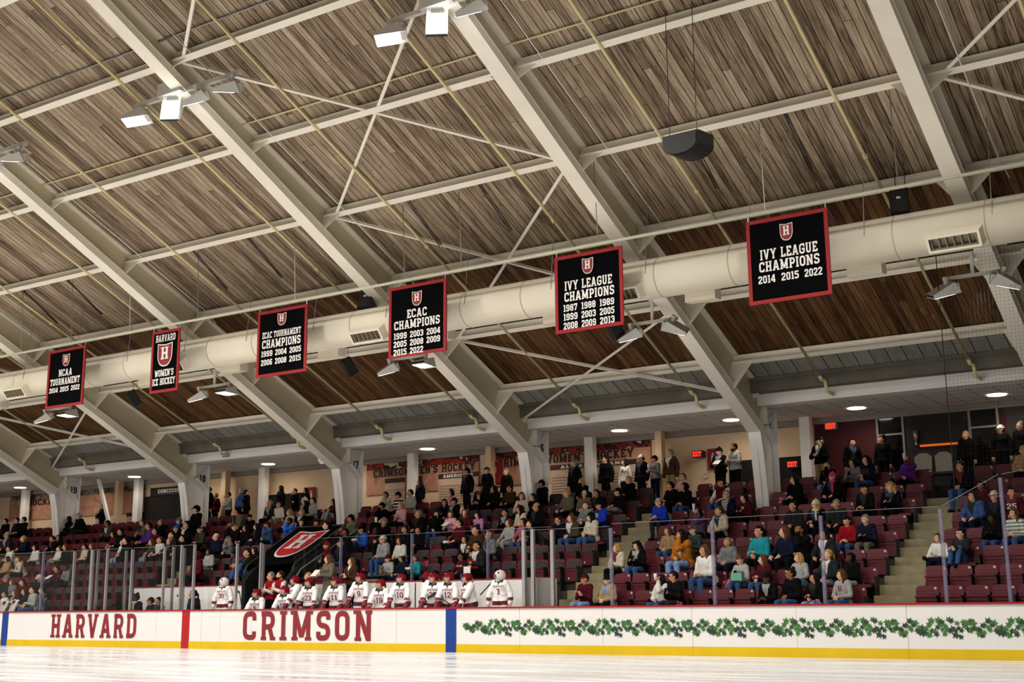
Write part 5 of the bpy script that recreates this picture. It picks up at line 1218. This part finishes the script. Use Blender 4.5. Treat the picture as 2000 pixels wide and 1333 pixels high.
for i, (d, x, y, row, pad, oc, lab) in enumerate(slots):
    pr = PROT[(pad, oc)]
    if i < 296:
        o = pr if (pad, oc) not in used else copy_tree(pr); used.add((pad, oc)); o.location = (x, y, RZ(row))
        tag(o, '%s folding stadium seat, row %s, %s' % ('maroon grey-padded' if pad else 'maroon', RW[row], lab), 'seat', 'stadium seats')
    else:
        for ch in pr.children: rest.add([(v.co.x+x, v.co.y+y, v.co.z+RZ(row)) for v in ch.data.vertices], [tuple(p.vertices) for p in ch.data.polygons], {'backrest': 0, 'seat_pan': 0, 'number_disc': 2}.get(ch.name.split('.')[0], 1))
o = rest.build('stadium_seats', [SEATRED, BLACK, OFFWHITE]); tag(o, 'further rows of maroon stadium seats high in the dark stands', 'seats', None, 'stuff')
for k, p in PROT.items():
    if k not in used: [bpy.data.objects.remove(q) for q in list(p.children_recursive)+[p]]

# ------------------------------------------------------------------ spectators
def cup(p, lab, col, h=.14):
    t = thing('drink_cup', p, lab, 'cup', 'drinks in hand'); MB().tube([(p[0], p[1], p[2]), (p[0], p[1], p[2]+h)], [.030, .040], 10).build('cup_body', col, t, True); MB().tube([(p[0], p[1], p[2]+h), (p[0], p[1], p[2]+h+.012)], .042, 10).build('lid', OFFWHITE, t)
def slab(name, p, d, m, lab, cat, rx=-35):
    o = MB().box((0, 0, 0), d, 0, Matrix.Rotation(R(rx), 3, 'X')).build(name, m); o.location = p; tag(o, lab, cat, 'things held in the crowd'); return o
def pompom(p, lab, seed):
    rn = random.Random(seed); m = MB()
    for i in range(60):
        d = Vector((rn.gauss(0, 1), rn.gauss(0, 1), rn.gauss(-.2, 1))).normalized(); e = Vector(p)+d*rn.uniform(.08, .13); s = d.orthogonal().normalized()*.008
        m.quad(Vector(p)-s, Vector(p)+s, e+s+Vector((0, 0, -.03)), e-s+Vector((0, 0, -.03)), i % 2)
    o = m.build('pompom', [mat('pink_foil_strips', 'c93f7d', .3), mat('pale_pink_foil', 'e0a3bd', .3)]); tag(o, lab, 'pompom', 'pink pompoms')
PHONE = mat('dark_phone', '0b0c10', .2); PAPER = mat('white_paper', 'e4e2dc', .8); PRINTS = {'maroon lettered sweatshirt': ('HARVARD', OFFWHITE), 'royal blue lettered': ('BEARS', OFFWHITE), 'navy lettered': ('USA', CRIMSON), 'grey lettered': ('HARVARD', CRIMSON), 'grey printed sweatshirt': ('H', CRIMSON), 'white letter': ('H', OFFWHITE), 'black letter': ('H', BLACK), 'with letter': ('H', OFFWHITE), 'numbered jersey': ('25', OFFWHITE), 'white print': ('H', OFFWHITE), 'cream printed': ('H', CRIMSON)}
PRINTS['royal blue lettered'] = ('H', OFFWHITE)
ROWC = {}
for i, (x, y, z, sc, row, pose, hy, skin, hr, hat, top, pants, desc) in enumerate(PPL):
    x, y, z, sc, row = float(x), float(y), float(z), float(sc), int(row)
    nm = 'person, '+desc
    if 1 <= row <= 8 and len(nm.split()) <= 13: nm += ', row '+RW[row]
    if row == 9 and len(nm.split()) <= 13: nm += ' on concourse'
    p = ('s%d' % (1+(i*7) % 4)) if pose == 's' else pose
    rn = random.Random(i)
    style = 'vest' if ('white sleeves' in desc and pose != 'S') else ('open' if top[0] == 'j' and rn.random() < .5 and 'puffer' not in desc else None)
    root, t = person(x, y, z, sc, p, hy, skin, hr, hat, top, pants, nm, group='spectators on the concourse' if row == 9 else 'spectators in the stands', style=style, beard=('k' if 'beard' in desc and skin != '1' else 'w' if 'white beard' in desc else None), specs='glasses' in desc and 'glasses post' not in desc, hood=('hood' in desc or 'sweatshirt' in desc or 'fleece' in desc) and hat[0] != 'h', scarf='cr' if 'cream scarf' in desc or 'long cream' in desc else 'pk' if 'pink scarf' in desc else 'p' if 'pale scarf' in desc else 'r' if 'white scarf' in desc else None, yaw=BYAW[hy]+rn.uniform(-7, 7)+(35 if 'rightward' in desc else 0)+(180 if 'back turned' in desc else 0))
    M = Matrix.Translation(root.location) @ root.rotation_euler.to_matrix().to_4x4() @ Matrix.Scale(sc, 4)
    st = style or ('thick' if top[0] == 'j' else 'thin')
    for k, (tx, mm) in PRINTS.items():
        if k in desc:
            cz = (t['hip']+t['Rl'] @ Vector((0, -.1, .34))).z
            chest_print(root, t, st, tx, cz, .06 if len(tx) > 3 else .12, .27 if len(tx) > 3 else (.2 if len(tx) > 1 else .1), mm); break
    if 'white tick' in desc:
        m = MB(); cz = (t['hip']+t['Rl'] @ Vector((0, -.1, .34))).z
        pts = [(-.09, .0), (-.06, -.035), (-.03, -.03), (.11, .05), (-.02, .0), (-.05, -.005)]; m.add([(a, -.165, cz+b) for a, b in pts], [(0, 1, 5), (1, 2, 4, 5), (2, 3, 4)]); m.build('white_logo', OFFWHITE, None).parent = root
    w = M @ (t['arms'][1][2]+Vector((0, -.09, .03)))
    who = desc.split(',')[0]
    if 'paper' in desc: slab('paper_sheet', w+Vector((0, -.02, .04)), (.2, .004, .26), PAPER, 'white paper held by the person with '+who, 'paper', -60)
    elif 'eating' in desc: slab('food_tray', w+Vector((0, -.02, .03)), (.17, .12, .05), PAPER, 'white food tray held by the person with '+who, 'food tray', 0)
    elif pose == 'p': slab('phone', w+Vector((0, -.02, .03)), (.07, .010, .14), PHONE, 'dark phone held by the person with '+who, 'phone')
    elif 'bottle' in desc: cup(w+Vector((0, -.03, 0)), 'bottle held by the person with '+who, mat('clear_bottle', 'b9cad4', .2), .2)
    elif 'cup' in desc or 'drink in' in desc: cup(w+Vector((0, -.03, 0)), 'drink cup held by the person with '+who, mat('paper_cup', '4a2030' if 'dark cup' in desc else 'dcd8d0', .6))
    if 'pompom' in desc: pompom(M @ Vector((-.30, -.30, .62)), 'pink foil pompom beside the person in '+who, i)
pompom((-9.9, 26.4, 1.13), 'pink and white pompom on a front-row seat near the glass', 99); pompom((-13.1, 26.35, 1.12), 'pink pompom lying in front of the person in white jacket', 98); pompom((-22.3, 28.9, 2.35), 'pink pompom above the child in pale blue', 97)
slab('pizza_box', (-22.3, 30.1, 2.98), (.33, .33, .07), PAPER, 'white takeaway box held up in the crowd above the bench', 'box', 0)
slab('handbag', (-11.98, 27.1, 1.72), (.26, .12, .17), mat('mint_bag', '5fae92', .6), 'mint green bag in the lap of the person in white fleece', 'bag', 0)
# ------------------------------------------------------------------ the team on the bench
m = MB().b2(-28.3, -17.4, 27.02, 27.66, .25, .45); struct('floor_bench', m, mat('bench_rubber', '2b2b2e', .9), 'raised walkway behind the players bench', 'floor')
o = MB().b2(-25.2, -23.2, 27.1, 27.64, .45, .86).build('bench_step', mat('bench_wood', '8c7350', .6)); tag(o, 'raised wooden step the two coaches stand on', 'step')
HAIRT = {'9': 'tm', '22': 'ty', '14': 'ty', '23': 'td', '29': 'td', '16': 'tk', '19': 'tm'}
for ln in TEAM.strip().splitlines():
    a, desc = ln.split('|'); x, y, zt, kind, num, hy = a.split(); x, y, zt = float(x), float(y), float(zt)
    if kind[0] == 'C':
        cfg = {'C1': ('C', '1', 'sg', 'sr', 'k', 'vest', None, True), 'C2': ('C', '1', 'sd', 'sr', 'dn', 'vest', 'd', False), 'C3': ('S', '1', 'ty', 'sk', 'k', 'thin', None, False), 'C4': ('Sp', '1', 'lm', 'jtp', 'k', 'thick', None, False), 'C5': ('C', '1', 'lm', 'jbr', 'k', 'thick', None, False)}[kind]
        fl = .86 if kind in ('C4', 'C5') else .45; sc = (zt-fl)/1.73
        root, t = person(x, y, fl, sc, cfg[0], hy, cfg[1], cfg[2], '-', cfg[3], cfg[4], 'person, '+desc, group='coaches and staff', style=cfg[5], beard=cfg[6], specs=cfg[7])
        if kind == 'C4':
            MB().tube([(x-.0, y, fl+.45), (x, y, fl+.95)], [.22, .19], 16).build('coat_skirt', CLOTH, None).color = S(PAL['tp']); q = bpy.data.objects['coat_skirt']; q.location = -Vector((x, y, fl)); q.parent = root
            slab('tablet', (x-.28, y-.3, fl+1.22), (.2, .01, .28), PAPER, 'white tablet held by the coach in the taupe coat', 'tablet', -50)
        if kind == 'C5': m = MB().ball((0, -.085, 1.30), (.07, .075, .16), 12).ball((0, -.02, 1.47), (.062, .062, .05), 12).build('turtleneck', OFFWHITE, None, True); m.parent = root
        continue
    hat = 'mask' if kind == 'G' else 'helmet'
    pose = kind
    hy = 'J' if kind in ('PL', 'G') else hy; t0 = template(pose, hy); z0 = zt-t0['top']-.05
    root, t = person(x, y, z0, 1.0, pose, hy, '1', HAIRT.get(num, '-'), hat, 'jersey', 'm', 'person, '+desc, group='hockey team on the bench', style='jersey', yaw={'PB': 150, 'PS': -25, 'G': 12}.get(kind, 18))
    cz = (t['hip']+t['Rl'] @ Vector((0, -.15, .36))).z
    if kind != 'PB':
        chest_print(root, t, 'jersey', 'HARVARD', cz+.02, .055, .29, CRIMSON, 0, 'jersey_lettering'); chest_print(root, t, 'jersey', num, cz-.11, .14, .09*len(num), CRIMSON, 0, 'jersey_number')
    for s in (1, -1):
        sh, el, w = t['arms'][s]; d = (w-el).normalized()
        chest_print  # sleeve numbers are too small to read in the photograph
        if kind == 'G': continue
        g = MB(); g.tube([w-d*.10, w-d*.02, w+d*.04, w+d*.11, w+d*.16], [.058, .062, .062, .066, .035], 10)
        for k in range(4):
            sd = Vector((1, 0, 0))*(.045-.03*k); g.tube([w+d*.09+sd, w+d*.16+sd, w+d*.175+sd+Vector((0, 0, -.05)), w+d*.12+sd+Vector((0, 0, -.075))], [.02, .02, .019, .015], 6)
        g.tube([w+d*.03+Vector((-s*.05, 0, 0)), w+d*.09+Vector((-s*.075, 0, -.02)), w+d*.12+Vector((-s*.05, 0, -.05))], [.022, .021, .017], 6)
        g.tube([w-d*.115, w-d*.085], .064, 10, 1)
        q = g.build('glove', [mat('crimson_glove', '6d0f1c', .6), OFFWHITE], None, True); q.parent = root
def stick(p, q, b, lab):
    t = thing('hockey_stick', p, lab, 'hockey stick', 'hockey sticks'); MB().tube([p, q], .016, 6).build('shaft', BLACK, t); MB().prism([Vector(q), Vector(q)+Vector(b), Vector(q)+Vector(b)+Vector((0, 0, .07)), Vector(q)+Vector((0, 0, .07))], (0, -.006, 0), (0, .006, 0)).build('blade', mat('stick_tape', '20201f', .8), t)
stick((-20.75, 26.45, .5), (-20.72, 26.42, 1.72), (.0, .0, .05), 'black hockey stick upright beside player number 22'); stick((-19.45, 26.35, 1.12), (-19.95, 26.3, 1.42), (-.28, 0, -.12), 'black hockey stick held across by player number 12')
stick((-26.9, 26.3, 1.13), (-27.2, 26.5, 1.52), (-.1, 0, .06), 'hockey stick leaning at the left end of the bench'); stick((-18.85, 26.7, 1.4), (-18.45, 26.75, 1.78), (.2, 0, .08), 'hockey stick blade beside the masked goalkeeper')
slab('lineup_sheet', (-19.96, 27.66, 1.98), (.22, .006, .36), PAPER, 'white lineup sheet fixed on the glass behind the bench', 'sheet', 0)
slab('lineup_sheet', (-23.95, 27.66, 1.98), (.2, .006, .34), PAPER, 'white sheet on the glass behind the taupe-coated coach', 'sheet', 0)

# ------------------------------------------------------------------ tunnel awning and rails
t = thing('tunnel_awning', (-27.4, 28.9, 2.45), 'black awning with a red crest over the players tunnel', 'awning')
a, b = Vector((-28.35, 27.95, 2.45)), Vector((-26.4, 27.95, 2.45)); up = Vector((0, 2.1, 1.2))
m = MB()
for i in range(8):
    f = lambda u, v: a+(b-a)*u+up*v+Vector((0, 0, -.05*math.sin(math.pi*u)*(1-v)))
    m.quad(f(i/8, 0), f((i+1)/8, 0), f((i+1)/8, 1), f(i/8, 1))
m.build('cloth', BLACKCLOTH, t); V_ = up.normalized(); N_ = Vector((1, 0, 0)).cross(V_).normalized()
m = MB(); shield(m, a+(b-a)*.52+up*.5+N_*(.01), (1, 0, 0), V_, N_, 1.25, 1.75, 0, 1, 0, .006); m.build('crest', [OFFWHITE, mat('bright_crest_red', 'b3161c', .6)], t)
for p in (a, b): MB().tube([p+Vector((0, -.25, -.5)), p+Vector((0, -.1, -.1)), p, p+up], .028, 8).build('frame_rail', DARKSTEEL, t, True)
MB().tube([a+up, b+up], .028, 8).build('frame_rail', DARKSTEEL, t, True)
t = thing('handrail', (-26.3, 29, 1.5), 'grey double handrail beside the tunnel steps', 'handrail')
for dz in (0, -.55): MB().tube([(-26.3, 27.75, 1.2), (-26.3, 27.8, 1.95+dz), (-26.3, 28.05, 2.25+dz), (-26.3, 30.6, 3.55+dz)], .026, 8).build('rail', mat('grey_rail_paint', '8b8c8f', .4, metal=.3), t, True)
MB().tube([(-26.3, 28.9, 1.9), (-26.3, 28.9, 2.68)], .022, 8).build('upright', mat('grey_rail_paint', ''), t)

# ------------------------------------------------------------------ concourse fittings
for k in range(13):
    x = -3.79-3.728*k; o = MB().tube([(x, 33.95, 6.385), (x, 33.95, 6.41)], .24, 28).build('ceiling_light', [mat('lit_ceiling_disc', 'fff3e2', .4, emit=9, var=0)]); tag(o, 'round lit lamp in the concourse ceiling, %s from the right' % ordw(k), 'ceiling light', 'round concourse lamps')
for k, (x, w) in enumerate(((-13.05, .3), (-17.76, .22), (-20.25, .3), (-24.15, .22), (-27.45, .3), (-34.66, .3), (-36.7, .22), (-41.8, .3), (-43.0, .22), (-49.3, .3))):
    m = MB().b2(x-w/2, x+w/2, 34.8-.13, 34.93, 4.0, 6.4); o = m.build('concourse_pillar', WHITE if w > .25 else TANWALL); tag(o, 'slim %s concourse pillar, %s from the right' % ('white' if w > .25 else 'tan', ordw(k)), 'pillar', 'concourse pillars')
for x0, x1, dx in ((-43.1, -41.6, 1), (-43.1, -44.6, -1)):
    o = MB().prism([(x0+dx*.5, 33.3, 6.35), (x0+dx*.65, 33.3, 6.35), (x1+dx*.15, 33.3, 4.1), (x1, 33.3, 4.1)], (0, 0, 0), (0, .1, 0)).build('diagonal_strut', WHITE); tag(o, 'slanting white strut %s of column 19' % ('right' if dx > 0 else 'left'), 'strut')
def wallpanel(name, x0, x1, z0, z1, m, lab, cat, y=35.24, kind=None, d=.03):
    o = MB().b2(x0, x1, y-d, y, z0, z1).build(name, m); tag(o, lab, cat, None, kind); return o
def sign_text(o, st, x, z, h, w, m, y=35.2): q = MB(); text(q, st, (x, y-.012, z), (1, 0, 0), (0, 0, 1), h, w, 0, font=GLB); q.build('lettering', m, o)
OUTL = mat('dark_mural_letters', '2a1210', .7)
for x0, x1, tx, lx, lw, lab in ((-29.9, -24.9, "CRIMSON MEN'S HOCKEY", -27.3, 4.5, 'team photo mural right of column 17'), (-24.2, -18.3, "CRIMSON WOMEN'S HOCKEY", -21.5, 5.2, 'team photo mural right of column 16'), (-51, -41.9, 'HOCKEY', -48.6, 2.2, 'faded team mural at the far left')):
    o = wallpanel('wall_mural', x0, x1, 6.0, 6.35, MURALFADE if x0 < -50 else MURAL, ('large ' if x0 > -50 else '')+lab+(', mostly womens team letters' if x0 == -24.2 else ''), 'mural'); MB().b2(x0, x1, 35.2, 35.235, 5.1, 6.0).build('lower_print', MURALLOW, o); sign_text(o, tx, lx, 5.86, .27, lw, OUTL)
for i, (x0, x1, z0, z1, tx, lab) in enumerate(((-29.0, -28.1, 4.6, 5.65, '', 'tilted list board behind the people right of column 17'), (-28.0, -27.3, 4.6, 5.65, '', 'narrow list board with red heading beside a pillar'), (-26.6, -24.9, 4.6, 5.65, 'AMERICANS', 'wide list board of names with a dark heading'), (-22.0, -18.8, 4.6, 5.65, 'ALL AMERICANS', 'large list board behind the dark-suited person'), (-44.9, -44.2, 4.2, 5.1, '', 'narrow white plaque board left of column 19'), (-42.9, -42.4, 4.2, 5.1, '', 'white plaque board right of column 19'))):
    o = wallpanel('notice_board', x0, x1, z0, z1, mat('pale_notice_board', 'bfa58e', .7), lab, 'notice board', 35.2); MB().b2(x0, x1, 35.155, 35.175, z1-.16, z1).build('heading', OUTL, o)
    m = MB()
    for j in range(7): m.b2(x0+.06, x1-.06, 35.16, 35.172, z0+.08+j*.09, z0+.1+j*.09)
    m.build('text_lines', mat('notice_text_grey', '7d6656', .7), o)
    if tx: sign_text(o, tx, (x0+x1)/2, z1-.08, .1, (x1-x0)*.75, OFFWHITE, 35.16)
o = wallpanel('jersey_poster', -24.55, -23.9, 5.2, 5.95, mat('red_jersey_print', '9c2118', .7), 'red jersey picture on the wall left of column 16', 'poster', 35.19); sign_text(o, '9', -24.2, 5.65, .22, .14, OFFWHITE, 35.15)
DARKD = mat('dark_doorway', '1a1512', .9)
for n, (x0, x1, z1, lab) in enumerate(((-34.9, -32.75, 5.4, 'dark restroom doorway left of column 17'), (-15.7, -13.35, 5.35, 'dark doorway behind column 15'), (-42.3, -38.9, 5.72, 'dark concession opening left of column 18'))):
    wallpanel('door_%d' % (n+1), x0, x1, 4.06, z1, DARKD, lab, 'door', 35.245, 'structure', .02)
o = wallpanel('concession_sign', -41.5, -39.0, 5.72, 6.05, BLACK, 'black concession sign over the dark opening', 'sign', 35.2); sign_text(o, 'CONCESSIONS', -40.15, 5.885, .15, 1.75, OFFWHITE, 35.17)
for x, z, nm in ((-12.39, 6.12, 'under the ceiling by the maroon wall'), (-16.62, 5.62, 'on the tan wall left of column 15'), (-13.6, 5.1, 'inside the dark doorway right of column 15')):
    o = thing('exit_sign', (x, 35.0, z), 'red lit exit sign '+nm, 'exit sign', 'exit signs'); MB().b2(x-.17, x+.17, 35.0, 35.26, z-.1, z+.1).build('sign_box', mat('grey_sign_case', '8a8580', .5) if z > 6 else DARKSTEEL, o); q = MB(); text(q, 'EXIT', (x, 34.99, z), (1, 0, 0), (0, 0, 1), .14, .28, 0, font=GLB); q.build('lettering', EXITRED, o)
for x, z, nm in ((-16.18, 5.45, 'behind the bearded person in a grey hoodie'), (-32.55, 5.25, 'above the long-haired standing person')):
    o = wallpanel('restroom_sign', x-.18, x+.18, z-.32, z+.32, CRIMSON, 'red restroom sign with white figure '+nm, 'sign', 35.2); m = MB().ball((x, 35.165, z+.16), (.03, .006, .03), 8); m.prism([(x-.04, 35.165, z+.11), (x+.04, 35.165, z+.11), (x+.05, 35.165, z-.08), (x+.02, 35.165, z-.2), (x-.02, 35.165, z-.2), (x-.05, 35.165, z-.08)], (0, -.004, 0), (0, .004, 0)); m.build('figure', OFFWHITE, o)
for x, z, nm in ((-11.85, 5.6, 'on the maroon wall'), (-16.45, 5.0, 'on the tan wall below the exit sign')):
    o = wallpanel('alarm_box', x-.06, x+.06, z-.1, z+.1, OFFWHITE, 'small white alarm box '+nm, 'alarm', 35.22, None, .06); MB().b2(x-.04, x+.04, 35.15, 35.165, z-.02, z+.05).build('strobe', mat('grey_vane', ''), o)
m = MB().b2(-12.95, -6, 35.2, 35.26, 4.0, 6.4); struct('wall_maroon', m, DARKWALL, 'dark maroon wall right of column 15', 'wall')
t = thing('trophy_case', (-9.45, 35.1, 4.06), 'dark glass trophy case in the maroon wall with an orange lit shelf', 'trophy case')
MB().b2(-10.3, -8.6, 35.12, 35.2, 4.1, 6.38).build('case_back', mat('case_black', '0b0a09', .6), t)
MB().b2(-9.9, -8.75, 35.02, 35.12, 5.33, 5.38).build('lit_shelf', mat('orange_lit_shelf', 'c2571a', .5, emit=.8), t); MB().b2(-10.25, -8.65, 34.98, 35.12, 4.55, 4.6).build('shelf', BLACK, t)
MB().quad((-10.3, 34.97, 4.1), (-8.6, 34.97, 4.1), (-8.6, 34.97, 6.38), (-10.3, 34.97, 6.38)).build('front_pane', GLASS, t)
t = thing('trophy_cup', (-10.0, 35.07, 5.38), 'silver trophy cup standing high in the trophy case', 'trophy'); MB().tube([(-10, 35.05, 5.38), (-10, 35.05, 5.42), (-10, 35.05, 5.5), (-10, 35.05, 5.55), (-10, 35.05, 5.78)], [.07, .03, .02, .06, .075], 14).build('cup', STEEL, t, True)
t = thing('trophy_cup', (-8.85, 35.05, 4.6), 'gold trophy standing on the lower shelf of the case', 'trophy'); MB().tube([(-8.85, 35.05, 4.6), (-8.85, 35.05, 4.66), (-8.85, 35.05, 4.8), (-8.85, 35.05, 4.95)], [.1, .09, .03, .08], 14).build('cup', mat('brass_gold', 'a8762a', .3, metal=.8), t, True); MB().ball((-8.85, 35.05, 5.03), .085, 12).build('gold_disc', mat('brass_gold', ''), t)
for i, x in enumerate((-9.85, -9.3)):
    o = MB().prism([(x-.22, 35.06, 4.62), (x+.22, 35.06, 4.62), (x+.24, 35.06, 5.05), (x+.1, 35.06, 5.15), (x-.1, 35.06, 5.15), (x-.24, 35.06, 5.05)], (0, 0, 0), (0, .04, 0)).build('display_jersey', mat('old_white_jersey', '8f8a80', .9)); tag(o, 'old pale jersey displayed in the trophy case, the %s' % ('left one', 'right one')[i], 'jersey')
for n, (x0, x1) in enumerate(((-11.1, -10.32), (-8.58, -7.78))):
    o = MB(); o.b2(x0, x0+.06, 35.08, 35.2, 4.06, 6.38); o.b2(x1-.06, x1, 35.08, 35.2, 4.06, 6.38); o.b2(x0+.06, x1-.06, 35.085, 35.195, 6.32, 6.38); o.b2(x0+.06, x1-.06, 35.085, 35.195, 5.72, 5.77)
    w = o.build('window_%d' % (n+1), mat('grey_window_frame', '8f8882', .5)); tag(w, 'grey framed dark window %s the trophy case' % ('left of', 'right of')[n], 'window', None, 'structure'); MB().b2(x0+.06, x1-.06, 35.15, 35.19, 4.06, 6.32).build('dark_pane', mat('black_window_glass', '0d0c0b', .08), w)
o = wallpanel('team_poster', -7.6, -6.0, 4.4, 6.3, mat('grey_team_print', '3c3330', .7), 'dark team poster at the right edge of the concourse', 'poster', 35.19); sign_text(o, 'MEN', -6.95, 5.95, .24, .6, BLACK, 35.15)
for x, z, nm in ((-33.6, 6.72, 'left of column 17'),):
    t = thing('security_camera', (x, 31.8, z-.15), 'small white security camera on the fascia '+nm, 'camera'); MB().b2(x-.06, x+.06, 31.7, 31.85, 6.45, 6.62).build('camera_body', WHITE, t); MB().ball((x, 31.70, 6.48), .05, 8).build('lens', BLACK, t)
t = thing('wall_horn', (-28.75, 31.6, 6.0), 'white round speaker on the rafter above column 17', 'speaker'); MB().tube([(-28.42, 31.3, 5.98), (-28.42, 31.15, 5.92)], [.16, .14], 16).build('horn_body', WHITE, t)
